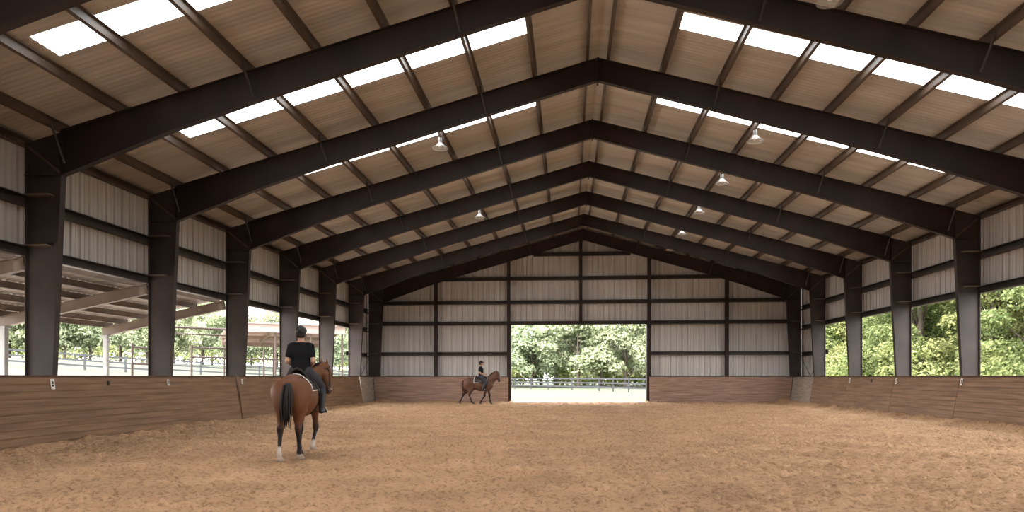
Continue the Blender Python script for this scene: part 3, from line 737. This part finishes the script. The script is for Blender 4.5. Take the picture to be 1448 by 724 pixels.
# trees beyond the end doorway and around the left paddocks
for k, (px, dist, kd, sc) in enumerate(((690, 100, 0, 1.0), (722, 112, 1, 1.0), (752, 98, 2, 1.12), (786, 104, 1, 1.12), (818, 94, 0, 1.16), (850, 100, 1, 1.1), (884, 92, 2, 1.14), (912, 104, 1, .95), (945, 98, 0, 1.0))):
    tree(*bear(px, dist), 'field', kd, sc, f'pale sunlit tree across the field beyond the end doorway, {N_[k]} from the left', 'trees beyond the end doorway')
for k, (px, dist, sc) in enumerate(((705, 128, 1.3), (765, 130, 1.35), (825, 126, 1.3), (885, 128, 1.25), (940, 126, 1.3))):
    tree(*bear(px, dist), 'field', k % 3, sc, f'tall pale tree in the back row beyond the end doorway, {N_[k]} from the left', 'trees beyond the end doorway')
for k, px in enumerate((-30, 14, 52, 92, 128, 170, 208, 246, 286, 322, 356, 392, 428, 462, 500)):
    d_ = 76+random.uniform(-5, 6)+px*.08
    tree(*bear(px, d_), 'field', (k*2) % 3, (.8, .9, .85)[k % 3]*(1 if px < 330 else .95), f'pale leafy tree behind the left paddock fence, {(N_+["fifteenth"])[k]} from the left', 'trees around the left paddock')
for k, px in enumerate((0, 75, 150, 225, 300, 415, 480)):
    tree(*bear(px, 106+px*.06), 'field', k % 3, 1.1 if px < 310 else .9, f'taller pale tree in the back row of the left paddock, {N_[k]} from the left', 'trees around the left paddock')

# ================================================================= HORSES AND RIDERS
class Field:
    """signed-distance field on a grid; parts melt into one continuous surface"""
    def __init__(s, lo, hi, h):
        s.lo = np.array(lo, float); s.h = h; s.n = np.ceil((np.array(hi)-s.lo)/h).astype(int)+1
        s.v = np.ones(s.n, np.float32)
    def cone(s, a, b, ra, rb, k=.04, sc=(1, 1, 1)):
        a, b, sc = np.array(a, float), np.array(b, float), np.array(sc, float)
        m = max(ra, rb)*max(1, sc.max())+k+.03
        i0 = np.clip(np.floor((np.minimum(a, b)-m-s.lo)/s.h).astype(int), 0, s.n-1); i1 = np.clip(np.ceil((np.maximum(a, b)+m-s.lo)/s.h).astype(int)+1, 1, s.n)
        ax = [s.lo[d]+s.h*np.arange(i0[d], i1[d]) for d in range(3)]
        P = [(g-a[d])/sc[d] for d, g in enumerate(np.meshgrid(*ax, indexing='ij', sparse=True))]
        ab = (b-a)/sc; L = max((ab**2).sum(), 1e-9)
        t = np.clip((P[0]*ab[0]+P[1]*ab[1]+P[2]*ab[2])/L, 0, 1)
        d = (np.sqrt((P[0]-t*ab[0])**2+(P[1]-t*ab[1])**2+(P[2]-t*ab[2])**2)-(ra+(rb-ra)*t))*sc.min()**.5
        w = s.v[i0[0]:i1[0], i0[1]:i1[1], i0[2]:i1[2]]
        hh = np.clip(.5+.5*(w-d)/k, 0, 1)
        w[...] = w*(1-hh)+d*hh-k*hh*(1-hh); return s
    def ball(s, c, r, k=.04, sc=(1, 1, 1)): return s.cone(c, c, r, r, k, sc)
    def chain(s, pts, k=.03, sc=(1, 1, 1)):
        for p, q in zip(pts[:-1], pts[1:]): s.cone(p[:3], q[:3], p[3], q[3], k, sc)
        return s
    def cut(s, fn):
        ax = [s.lo[d]+s.h*np.arange(s.n[d]) for d in range(3)]
        s.v = np.maximum(s.v, fn(*np.meshgrid(*ax, indexing='ij', sparse=True)).astype(np.float32)); return s
    def at(s, p):
        i = np.clip(np.round((np.array(p)-s.lo)/s.h).astype(int), 0, s.n-1); return s.v[tuple(i)]
    def nets(s):
        v = s.v; inn = v < 0; n = s.n
        corners = [(i, j, k) for i in (0, 1) for j in (0, 1) for k in (0, 1)]
        sl = lambda i, j, k: (slice(i, n[0]-1+i), slice(j, n[1]-1+j), slice(k, n[2]-1+k))
        cnt = sum(inn[sl(*c)].astype(np.int8) for c in corners)
        act = np.argwhere((cnt > 0) & (cnt < 8)); ids = -np.ones(n-1, int); ids[tuple(act.T)] = np.arange(len(act))
        acc = np.zeros((len(act), 3)); num = np.zeros(len(act))
        val = {c: v[tuple((act+np.array(c)).T)] for c in corners}
        for c in corners:
            for ax in range(3):
                if c[ax]: continue
                e = list(c); e[ax] = 1; e = tuple(e); a, b = val[c], val[e]; m = (a < 0) != (b < 0)
                t = a/(np.where(m, a-b, 1)); p = np.array(c, float)[None]+np.eye(3)[ax][None]*t[:, None]
                acc[m] += p[m]; num[m] += 1
        V = s.lo+s.h*(act+acc/num[:, None]); F = []
        for ax in range(3):
            e = [0, 0, 0]; e[ax] = 1; A = v[:n[0]-e[0], :n[1]-e[1], :n[2]-e[2]]; B = v[e[0]:, e[1]:, e[2]:]
            m = np.argwhere((A < 0) != (B < 0)); o1, o2 = [q for q in range(3) if q != ax]
            m = m[(m[:, o1] > 0) & (m[:, o2] > 0) & (m[:, o1] < n[o1]-1) & (m[:, o2] < n[o2]-1)]
            q = []
            for d1, d2 in ((1, 1), (0, 1), (0, 0), (1, 0)):
                c = m.copy(); c[:, o1] -= d1; c[:, o2] -= d2; q.append(ids[tuple(c.T)])
            q = np.stack(q, 1); fl = (v[tuple(m.T)] < 0) ^ (ax == 1); q[~fl] = q[~fl][:, ::-1]; F.append(q)
        F = np.concatenate(F); F = F[(F >= 0).all(1)]
        # one light smoothing pass
        for _ in range(2):
            sm = np.zeros_like(V); c = np.zeros(len(V))
            for i in range(4):
                for j in ((i+1) % 4, (i+3) % 4): np.add.at(sm, F[:, i], V[F[:, j]]); np.add.at(c, F[:, i], 1)
            V = V*.5+.5*sm/np.maximum(c, 1)[:, None]
        return V, F
    def mesh(s, name): return np_mesh(name, *s.nets(), True)
def ramp(x, a, b): t = np.clip((x-a)/(b-a), 0, 1); return t*t*(3-2*t)

def make_horse(legs, neck, head, base_col, socks, tail_pts, tail_m, label, loc, rz, sc, stars=False):
    """x forward, y left, z up; 1.5 m at the withers before scaling"""
    F = Field((-1.3, -.5, -.02), (1.45, .5, 1.95), .0125)
    # trunk: deep chest, belly rising to the flank, round croup
    F.cone((.40, 0, 1.06), (.0, 0, 1.06), .315, .325, .08, (1, .84, 1)); F.cone((.0, 0, 1.07), (-.42, 0, 1.15), .325, .265, .08, (1, .9, 1))
    F.cone((-.42, 0, 1.16), (-.66, 0, 1.15), .27, .255, .08, (1, .98, 1))
    for y in (-1, 1):
        F.ball((-.60, y*.13, 1.16), .21, .08, (1.2, 1, 1.1)); F.ball((-.72, y*.12, 1.02), .17, .08, (1, .9, 1.4))
        F.ball((.44, y*.15, 1.08), .16, .09, (1, .8, 1.7)); F.ball((.58, y*.10, 1.02), .13, .07)
    F.cone((.44, 0, 1.37), (.18, 0, 1.35), .12, .10, .1, (1, .55, 1)); F.cone((-.2, 0, 1.33), (-.6, 0, 1.36), .09, .1, .1, (1, .9, 1))
    F.ball((-.83, 0, 1.30), .06, .07)
    # neck and head
    F.chain([(.50, 0, 1.16, .21)]+[(*p, r) for p, r in neck], .08, (1, .56, 1))
    for p, q, ra, rb, k in head(0): F.cone(p, q, ra, rb, k)
    # legs
    for (side, rear, jt, fe, hf) in legs:
        y = side*.15
        if rear:
            st = (-.44, side*.17, .88)
            F.cone((-.60, side*.13, 1.10), st, .20, .145, .06, (1, .8, 1)); F.cone((-.70, side*.13, 1.0), (jt[0]*.7-.45*.3, y, .72), .15, .10, .06, (1, .75, 1))
            F.chain([(*st, .13), ((st[0]+jt[0])/2, y, (st[2]+jt[1])/2, .085), (jt[0], y, jt[1]+.03, .058), (jt[0], y, jt[1]-.05, .048)], .04, (1.05, .85, 1))
            F.ball((jt[0]-.045, y, jt[1]+.045), .03, .03)
            F.chain([(jt[0], y, jt[1]-.04, .046), ((jt[0]+fe[0])/2, y, (jt[1]+fe[1])/2, .034), (fe[0], y, fe[1]+.03, .036), (fe[0], y, fe[1], .044), (hf[0], y, hf[1]+.07, .037), (hf[0]+.02, y, hf[1]+.03, .04)], .02, (1, .9, 1))
        else:
            el = (.42, side*.165, .95)
            F.cone((.46, side*.15, 1.08), el, .15, .12, .06, (1, .75, 1))
            F.chain([(*el, .115), ((el[0]*.6+jt[0]*.4), side*.155, el[2]*.6+jt[1]*.4, .075), (jt[0], y, jt[1]+.05, .055), (jt[0]+.008, y, jt[1], .056), (jt[0], y, jt[1]-.06, .043)], .035, (1, .85, 1))
            F.chain([(jt[0], y, jt[1]-.05, .043), ((jt[0]+fe[0])/2, y, (jt[1]+fe[1])/2, .033), (fe[0], y, fe[1]+.03, .035), (fe[0], y, fe[1], .043), (hf[0], y, hf[1]+.07, .037), (hf[0]+.02, y, hf[1]+.03, .04)], .02, (1, .9, 1))
    V, Q = F.nets()
    me = np_mesh('horse', V, Q, True); me.materials.append(M['coat'])
    # coat: body colour, black points on legs, dark muzzle, white socks
    col = np.tile(np.array(base_col), (len(V), 1)); rng = np.random.default_rng(3)
    ph = np.sin(V[:, 0]*5+V[:, 2]*3)*np.sin(V[:, 1]*7+1)*.5; col *= (1+.16*ph)[:, None]
    blk = np.array((.014, .010, .009))
    leg = 1-ramp(V[:, 2]+.05*np.sin(V[:, 0]*40), .46, .74); col = col*(1-leg)[:, None]+blk*leg[:, None]
    hd = head(1); mz = 1-ramp(np.linalg.norm(V-np.array(hd['muzzle']), axis=1), .07, .16); col = col*(1-.8*mz)[:, None]+blk*1.5*(.8*mz)[:, None]
    cr = ramp(V[:, 2], 1.38, 1.5)*(V[:, 0] < .4); col *= (1-.25*cr)[:, None]
    for (side, rear, jt, fe, hf), sk in zip(legs, socks):
        if sk:
            m = (np.abs(V[:, 1]-side*.15) < .09) & (np.abs(V[:, 0]-(hf[0]+fe[0])/2) < .2)
            a = (1-ramp(V[:, 2]-hf[1], sk-.02, sk+.02))*m; col = col*(1-a)[:, None]+np.array((.50, .42, .36))*a[:, None]
    at = me.attributes.new('coat', 'FLOAT_COLOR', 'POINT'); at.data.foreach_set('color', np.c_[col, np.ones(len(V))].astype(np.float32).ravel())
    o = link('horse', me, None); o.location = loc; o.rotation_euler = (0, 0, rz); o.scale = (sc,)*3; tag(o, label, 'horse')
    for (side, rear, jt, fe, hf), sk in zip(legs, socks):
        y = side*.15; hb = MB(); x, z = hf[0]+.03, hf[1]
        ring = lambda r, dx, zz: [(x+dx+r*1.15*math.cos(a), y+r*math.sin(a), zz) for a in np.linspace(0, 2*math.pi, 15)[:-1]]
        vs = ring(.066, .02, z-.008)+ring(.058, .008, z+.03)+ring(.047, -.008, z+.075); n = 14
        hb.add(vs, [(i*n+k, i*n+(k+1) % n, (i+1)*n+(k+1) % n, (i+1)*n+k) for i in (0, 1) for k in range(n)]+[tuple(range(n))[::-1], tuple(range(2*n, 3*n))])
        hb.build('hoof', M['hoof_p'] if sk else M['hoof_d'], o, True)
    # tail: a bundle of hanging strands
    tb = MB(); R = random.Random(4)
    for k in range(46):
        a, q = R.uniform(0, 6.28), R.random()**.5; ox_, oy_ = .06*q*math.cos(a), .065*q*math.sin(a); Ln = R.uniform(.78, 1.0)
        pts = []; m = len(tail_pts)
        for i, p in enumerate(tail_pts):
            u = i/(m-1); wd = (.35+1.1*math.sin(math.pi*min(1, u*1.05+.05)*.72))
            zz = tail_pts[0][2]+(p[2]-tail_pts[0][2])*Ln
            pts.append((p[0]+ox_*wd+.008*math.sin(5*u+a), p[1]+oy_*wd+.01*math.sin(4*u+a*2), zz))
        tb.tube(pts, [.014]+[.016]*(m-3)+[.011, .003], 6)
    tb.build('tail', tail_m, o, True)
    mb = MB()
    for k in range(40):                     # mane lying on the crest
        u = k/39; p = hd['crest'](u); ln = .15+.05*R.random(); sd = 1
        mb.tube([(p[0], p[2], p[1]), (p[0]-.02, p[2]+sd*.035, p[1]-.01), (p[0]-.03, p[2]+sd*(.085+.02*u), p[1]-ln*.55), (p[0]-.03+R.uniform(-.02, .02), p[2]+sd*.10, p[1]-ln)], [.012, .014, .011, .003], 5)
    mb.build('mane', M['hair'] if tail_m == M['hair'] else M['tail_b'], o, True)
    for s_ in (-1, 1):
        e = MB(); ex, ey, ez = hd['eye']
        e.lathe([(0.0, .018), (.009, .015), (.016, .008), (.018, 0), (.016, -.008), (.009, -.015), (0, -.018)], 12, hd['turn'](ex, s_*ey, ez)); e.build('eye', M['eye'], o, True)
    return o, F, hd

def head_fn(poll, ang, turn, py=0.0):
    """head hanging from the poll: ang = lean of the face line from vertical (radians), turn = yaw about the poll"""
    px, pz = poll; c, s = math.cos(ang), math.sin(ang)
    def T(x, y, z):      # x forward of the face line, z down the face
        X, Z = px+z*s+x*c, pz-z*c+x*s
        dx, dy = X-px, y; return (px+dx*math.cos(turn)-dy*math.sin(turn), py+dx*math.sin(turn)+dy*math.cos(turn), Z)
    def f(mode):
        if mode == 0:
            L = [(T(-.02, 0, .02), T(.03, 0, .16), .085, .085, .05), (T(-.06, 0, .15), T(-.045, 0, .24), .085, .075, .04),
                 (T(.035, 0, .14), T(.035, 0, .42), .075, .05, .04), (T(-.03, 0, .24), T(-.005, 0, .46), .065, .042, .04),
                 (T(.03, 0, .42), T(.02, 0, .50), .052, .047, .03), (T(-.01, 0, .49), T(-.012, 0, .515), .035, .03, .02)]
            for y in (-1, 1):
                L += [(T(-.005, y*.05, .0), T(-.01, y*.07, -.09), .028, .021, .015), (T(-.01, y*.07, -.09), T(.0, y*.06, -.15), .021, .005, .01),
                      (T(.055, y*.055, .15), T(.05, y*.06, .19), .028, .02, .02), (T(.035, y*.035, .48), T(.04, y*.032, .5), .016, .014, .015)]
            return L
        return {'muzzle': T(.01, 0, .50), 'T': T, 'turn': lambda x, y, z: T(x, y, z), 'eye': (.055, .078, .17), 'poll': poll}
    return f
def with_crest(hf, a, b, sag=.05, py=0.0):
    def g(mode):
        r = hf(mode)
        if mode == 1: r['crest'] = lambda u: (a[0]+(b[0]-a[0])*u, a[1]+(b[1]-a[1])*u+sag*math.sin(math.pi*u), py*u**1.5)
        return r
    return g

def tack(horse, F, hd, who, loc, rz, sc, pad_m, hands):
    """saddle cloth, saddle and bridle, fitted to the horse's surface"""
    def surf(x, ph, off):
        r = .1
        while F.at((x, r*math.sin(ph), 1.12+r*math.cos(ph))) < 0 and r < .6: r += .006
        r += off; return (x, r*math.sin(ph), 1.12+r*math.cos(ph))
    def sheet(mb, xf, p0, p1, off, th, nx=10, npz=14):
        for base in (off, off+th): pass
        g = [[[surf(xf(u/nx, v/npz), p0+(p1-p0)*v/npz, o) for v in range(npz+1)] for u in range(nx+1)] for o in (off, off+th)]
        vs = [p for lay in g for row in lay for p in row]; W = npz+1; N = (nx+1)*W; fs = []
        for l in (0, 1):
            for u in range(nx):
                for v in range(npz): fs.append(tuple(l*N+q for q in (u*W+v, u*W+v+1, (u+1)*W+v+1, (u+1)*W+v)))
        for u in range(nx):
            for v in (0, npz): fs.append((u*W+v, (u+1)*W+v, N+(u+1)*W+v, N+u*W+v))
        for v in range(npz):
            for u in (0, nx): fs.append((u*W+v, u*W+v+1, N+u*W+v+1, N+u*W+v))
        mb.add(vs, fs)
    def place(o): o.location = loc; o.rotation_euler = (0, 0, rz); o.scale = (sc,)*3; return o
    # saddle cloth
    mb = MB(); xf = lambda u, v: -.30+.70*u
    sheet(mb, xf, -1.35, 1.35, .004, .014, 12, 40)
    pad = place(mb.build('saddle_pad', pad_m, smooth=True)); tag(pad, f'dark saddle cloth with white binding on {who}', 'saddle cloth')
    b = MB()
    for ends in ((-1.35, 1.35),):
        for x in (-.30, .40): b.tube([surf(x, ends[0]+(ends[1]-ends[0])*k/40, .014) for k in range(41)], .010, 6)
        for ph in ends: b.tube([surf(-.30+.70*k/14, ph, .014) for k in range(15)], .010, 6)
    b.build('binding', M['binding'], pad, True)
    # saddle
    sad = place(empty('saddle')); tag(sad, f'dark leather riding saddle on {who}', 'saddle')
    s = MB()
    prof = []
    for k in range(15):
        u = k/14; x = .27-.50*u; zc = .035+.05*(2*u-1)**2+(.03 if u > .85 else 0); wd = .10+.10*u**1.3 if u < .9 else .19
        ring = []
        for j in range(13):
            ph = -1.0+2.0*j/12; q = surf(x, ph*(wd/.20)*.75, .02)
            ring.append((x, q[1], q[2]+zc*max(0, math.cos(ph*1.35))))
        prof.append(ring)
    vs = [p for r in prof for p in r]; n = 13
    fs = [(i*n+j, i*n+j+1, (i+1)*n+j+1, (i+1)*n+j) for i in range(14) for j in range(12)]
    low = [(x, y*.95, z-.03) for x, y, z in vs]; N = len(vs)
    fs += [tuple(N+q for q in f_)[::-1] for f_ in fs]
    fs += [(j, j+1, N+j+1, N+j) for j in range(12)]+[(14*n+j, 14*n+j+1, N+14*n+j+1, N+14*n+j) for j in range(12)]
    fs += [(i*n, (i+1)*n, N+(i+1)*n, N+i*n) for i in range(14)]+[(i*n+12, (i+1)*n+12, N+(i+1)*n+12, N+i*n+12) for i in range(14)]
    s.add(vs+low, fs); s.build('seat', M['leather'], sad, True)
    for sd_ in (-1, 1):
        m = MB(); sheet(m, lambda u, v: (.02-.06*v)+(.30+.10*math.sin(math.pi*min(1, v*1.1)))*u, sd_*.35, sd_*1.42, .022, .012); m.build('flap', M['leather'], sad, True)
    g = MB(); sheet(g, lambda u, v: .20+.09*u, 1.4, 2*math.pi-1.4, .006, .012, 3, 40); g.build('girth', M['leather'], sad, True)
    # bridle
    br = place(empty('bridle')); tag(br, f'dark leather bridle and reins on {who}', 'bridle'); T = hd['T']
    def loop(z, xo, w, d_, tilt=0):
        return [T(xo+d_*math.cos(a), w*math.sin(a), z+tilt*math.cos(a)) for a in np.linspace(0, 2*math.pi, 25)]
    m = MB(); m.tube(loop(.34, .012, .070, .088, .02), .009, 6, False); m.build('noseband', M['leather'], br, True)
    m = MB(); m.tube(loop(.035, -.005, .090, .094, -.02), .009, 6, False); m.build('browband', M['leather'], br, True)
    m = MB()
    for sd_ in (-1, 1): m.tube([T(-.03, sd_*.09, .03), T(.0, sd_*.095, .14), T(.0, sd_*.083, .26), T(-.005, sd_*.063, .42)], .008, 6)
    m.build('cheek_straps', M['leather'], br, True)
    m = MB()
    for sd_ in (-1, 1): m.tube([T(-.01+.028*math.cos(a), sd_*.064, .44+.028*math.sin(a)) for a in np.linspace(0, 2*math.pi, 13)], .006, 6, False)
    m.build('bit', M['chrome'], br, True)
    m = MB()
    for sd_, hnd in zip((-1, 1), hands):
        a = Vector(T(-.02, sd_*.066, .45)); e = Vector(hnd); md = a.lerp(e, .5)+Vector((0, sd_*.06, -.03)); m.tube([a, a.lerp(md, .5)+Vector((0, sd_*.02, -.005)), md, md.lerp(e, .5), e], .007, 6)
    m.build('reins', M['leather'], br, True)
    return surf

def make_rider(label, loc, rz, sc, head_yaw=0.0):
    """sitting astride; origin at the seat, x forward, z up"""
    def torso(F, g=0.0, k=.05):
        F.cone((-.01, 0, .09), (-.005, 0, .24), .125+g, .105+g, k, (.95, 1.28, 1)); F.cone((-.005, 0, .24), (-.005, 0, .42), .105+g, .122+g, k, (.9, 1.28, 1))
        F.cone((-.01, 0, .42), (-.015, 0, .50), .118+g, .09+g, k, (.88, 1.34, 1))
        for y in (-1, 1): F.cone((-.01, y*.06, .575), (-.01, y*.16, .53), .042+g, .050+g, k)
    EL, WR = lambda y: (-.05, y*.225, .27), lambda y: (.19, y*.125, .165)
    def arms(F, g=0.0, part='all'):
        for y in (-1, 1):
            a, e, w_ = np.array((-.01, y*.172, .515)), np.array(EL(y)), np.array(WR(y))
            if part == 'sleeve': F.cone(a, a+(e-a)*.62, .053+g, .049+g, .03); continue
            F.cone(a, e, .052, .040, .02); F.chain([(*e, .040), (*(e+(w_-e)*.3), .041), (*w_, .026)], .015)
    def legs(F, g=0.0, part='all'):
        for y in (-1, 1):
            h_, kn, an, toe = (.0, y*.11, .06), (.31, y*.30, -.20), (.13, y*.335, -.58), (.30, y*.355, -.635)
            if part in ('all', 'jeans'):
                F.chain([(*h_, .105+g), (.16, y*.225, -.06, .085+g), (*kn, .062+g)], .04)
                F.chain([(*kn, .060+g), (.22, y*.325, -.34, .060+g), (*an, .042+g)], .02)
            if part in ('all', 'boot'):
                if part == 'boot': F.chain([(.255, y*.312, -.275, .064), (.215, y*.326, -.345, .066), (*an, .05)], .02)
                F.cone((an[0]-.04, an[1], an[2]-.045), toe, .038 if part == 'boot' else .03, .033 if part == 'boot' else .026, .02, (1, 1.1, 1)); F.ball((an[0]-.035, an[1], an[2]-.05), .042 if part == 'boot' else .033, .02)
                F.cone((toe[0]-.07, toe[1], toe[2]+.01), (toe[0]+.03, toe[1]+y*.01, toe[2]-.005), .04 if part == 'boot' else .03, .03 if part == 'boot' else .022, .02, (1, 1.15, .8))
    def R(p): c, s_ = math.cos(head_yaw), math.sin(head_yaw); return (p[0]*c-p[1]*s_, p[0]*s_+p[1]*c, p[2])
    B = Field((-.25, -.5, -.75), (.5, .5, .95), .008)
    torso(B); arms(B); legs(B)
    B.cone((-.012, 0, .55), (.01, 0, .68), .058, .052, .03)
    B.ball(R((.012, 0, .765)), .088, .02, (1.1, .9, 1.12)); B.cone(R((.035, 0, .71)), R((.068, 0, .685)), .066, .042, .03, (1, .9, 1))
    B.cone(R((.10, 0, .752)), R((.122, 0, .722)), .010, .016, .012)                    # nose
    B.cone(R((.088, -.022, .688)), R((.088, .022, .688)), .013, .013, .006); B.cone(R((.087, -.016, .674)), R((.087, .016, .674)), .012, .012, .006)   # lips
    for y in (-1, 1):
        B.ball(R((.005, y*.083, .735)), .020, .006, (.9, .45, 1.5))                     # ears
        B.ball(R((.075, y*.034, .752)), .016, .01)
        w_ = np.array(WR(y)); d = np.array((.09, -y*.035, .012))
        B.cone(w_, w_+d*.75, .024, .033, .012, (1, .62, 1.25))
        kx = w_+d
        for i in range(4):                                                              # four fingers closed on the rein
            z = kx[2]+.030-.021*i; ln = (.9, 1.0, .95, .8)[i]
            p0 = np.array((kx[0]-.008, kx[1]+y*.008, z)); p1 = p0+np.array((.030*ln, -y*.012, -.002)); p2 = p1+np.array((-.004, -y*.030*ln, -.004)); p3 = p2+np.array((-.026*ln, -y*.006, 0))
            B.chain([(*p0, .0105), (*p1, .0102), (*p2, .0095), (*p3, .0085)], .004)
        t0 = w_+d*.35+np.array((0, -y*.012, .028)); B.chain([(*t0, .013), (*(t0+np.array((.03, -y*.012, .018))), .0115), (*(t0+np.array((.058, -y*.014, .012))), .0095)], .005)
    body = link('person', B.mesh('person'), M['skin']); body.location = loc; body.rotation_euler = (0, 0, rz); body.scale = (sc,)*3
    tag(body, label, 'person')
    S_ = Field((-.3, -.4, -.1), (.3, .4, .75), .009); torso(S_, .012); arms(S_, .010, 'sleeve')
    S_.cone((-.012, 0, .54), (-.008, 0, .585), .075, .062, .03)
    S_.cut(lambda x, y, z: np.maximum(.055+.02*np.cos(y*20)-z, z-.602+0*x)+0*x+0*y)
    link('t_shirt', S_.mesh('t_shirt'), M['shirt'], body)
    J = Field((-.3, -.6, -.75), (.5, .6, .3), .009); J.cone((-.01, 0, .06), (-.005, 0, .17), .13, .118, .05, (.98, 1.3, 1)); legs(J, .008, 'jeans')
    J.cut(lambda x, y, z: np.maximum(z-.19, -.50-z)+0*x+0*y); link('jeans', J.mesh('jeans'), M['jeans'], body)
    for y in (-1, 1):
        Fb = Field((-.1, min(y*.2, y*.52), -.75), (.5, max(y*.2, y*.52), -.1), .008); legs_one = legs
        legs(Fb, 0, 'boot'); Fb.cut(lambda x, yy, z: z+.27+0*x+0*yy); link('boot', Fb.mesh('boot'), M['boot'], body)
        st = MB(); ax_, ay_, az_ = .24, y*.35, -.668                                # stirrup iron under the foot
        st.tube([(ax_, ay_-.06, az_), (ax_, ay_-.055, az_+.07), (ax_, ay_, az_+.14), (ax_, ay_+.055, az_+.07), (ax_, ay_+.06, az_), (ax_, ay_-.06, az_)], .006, 6)
        st.build('stirrup_iron', M['chrome'], body, True)
    H = Field((-.2, -.2, .6), (.25, .2, .95), .007); c_ = R((.004, 0, .797)); H.ball(c_, .101, .01, (1.18, .98, .92))
    H.cut(lambda x, y, z: (.775-.35*np.maximum(0, .02-x*math.cos(head_yaw))-z)+0*x+0*y)
    v0, v1 = R((.10, 0, .800)), R((.150, 0, .794)); H.cone(v0, v1, .05, .03, .015, (1, 1.6, .22)); H.cone(R((-.03, 0, .886)), R((.04, 0, .886)), .016, .014, .02, (1, 2, 1))
    for y in (-1, 1):
        e = MB(); e.lathe([(0, .009), (.006, .007), (.0095, 0), (.006, -.007), (0, -.009)], 10, R((.0905, y*.034, .752))); e.build('eye', M['eye'], body, True)
    hm = link('helmet', H.mesh('helmet'), M['helmet'], body)
    hs = MB()
    for y in (-1, 1): hs.tube([R((.02, y*.092, .76)), R((.03, y*.083, .70)), R((.045, y*.04, .645)), R((.05, 0, .64))], .006, 6)
    hs.build('chin_strap', M['black'], hm, True)
    Hr = Field((-.2, -.2, .6), (.2, .2, .85), .007); Hr.ball(R((-.02, 0, .735)), .086, .01, (1, .98, .8)); Hr.cut(lambda x, y, z: np.maximum(np.maximum(x-.02, z-.77), .675-z)+0*y); link('hair', Hr.mesh('hair'), M['hair'], body)
    return body

# nearer horse, walking away
near_legs = [(1, True, (-.76, .53), (-.82, .15), (-.80, .02)), (-.6, True, (-.54, .53), (-.46, .15), (-.42, .02)),
             (.65, False, (.44, .47), (.38, .14), (.38, .02)), (-1, False, (.56, .50), (.38, .25), (.32, .11))]
hf = with_crest(head_fn((.93, 1.63), .16, -.55, -.25), (.42, 1.47), (.90, 1.70), .06, -.24)
NL, NR, NS = (-4.75, 11.78, 0.0), math.radians(99), 1.0
horse1, F1, hd1 = make_horse(near_legs, [((.74, -.07, 1.42), .165), ((.90, -.21, 1.60), .11)], hf, (.118, .044, .018), (.25, .08, 0, .17),
    [(-.85, 0, 1.32), (-.93, .0, 1.27), (-.965, .0, 1.12), (-.96, .01, .92), (-.94, .01, .72), (-.93, .01, .56)], M['hair'],
    'bay horse with black tail and a white hind sock walking away along the left side', NL, NR, NS)
def loc_of(L, rz, sc, p): c, s_ = math.cos(rz), math.sin(rz); return (L[0]+sc*(p[0]*c-p[1]*s_), L[1]+sc*(p[0]*s_+p[1]*c), L[2]+sc*p[2])
SEAT1 = (.06, 0, 1.435)
tack(horse1, F1, hd1, 'the nearer bay horse', NL, NR, NS, M['pad'], [(.06+.27, y*.10, 1.435+.17) for y in (-1, 1)])
make_rider('person in black t-shirt, dark helmet and charcoal jeans riding away, seen from behind', loc_of(NL, NR, NS, SEAT1), NR, 1.0)
# farther horse, passing from left to right
far_legs = [(-1, True, (-.56, .54), (-.44, .15), (-.34, .02)), (1, True, (-.92, .55), (-1.08, .20), (-1.15, .06)),
            (-1, False, (.26, .49), (.08, .17), (.02, .05)), (1, False, (.50, .48), (.54, .15), (.57, .02))]
hf2 = with_crest(head_fn((.93, 1.74), .20, 0), (.42, 1.47), (.90, 1.82), .07)
FL, FRZ, FS = (-4.62, 35.15, .0), 0.0, .95
horse2, F2, hd2 = make_horse(far_legs, [((.74, 0, 1.46), .18), ((.91, 0, 1.70), .115)], hf2, (.105, .05, .032), (0, 0, 0, 0),
    [(-.85, 0, 1.32), (-.92, .0, 1.27), (-.96, .0, 1.10), (-.95, .0, .9), (-.92, .0, .74), (-.91, .0, .64)], M['tail_b'],
    'chestnut bay horse trotting to the right along the end wall, left of the doorway', FL, FRZ, FS)
tack(horse2, F2, hd2, 'the farther horse by the end wall', FL, FRZ, FS, M['pad'], [(.06+.27, y*.10, 1.435+.17) for y in (-1, 1)])
make_rider('person in black top and helmet riding past the end wall, seen from the side', loc_of(FL, FRZ, FS, SEAT1), FRZ, 1.0)
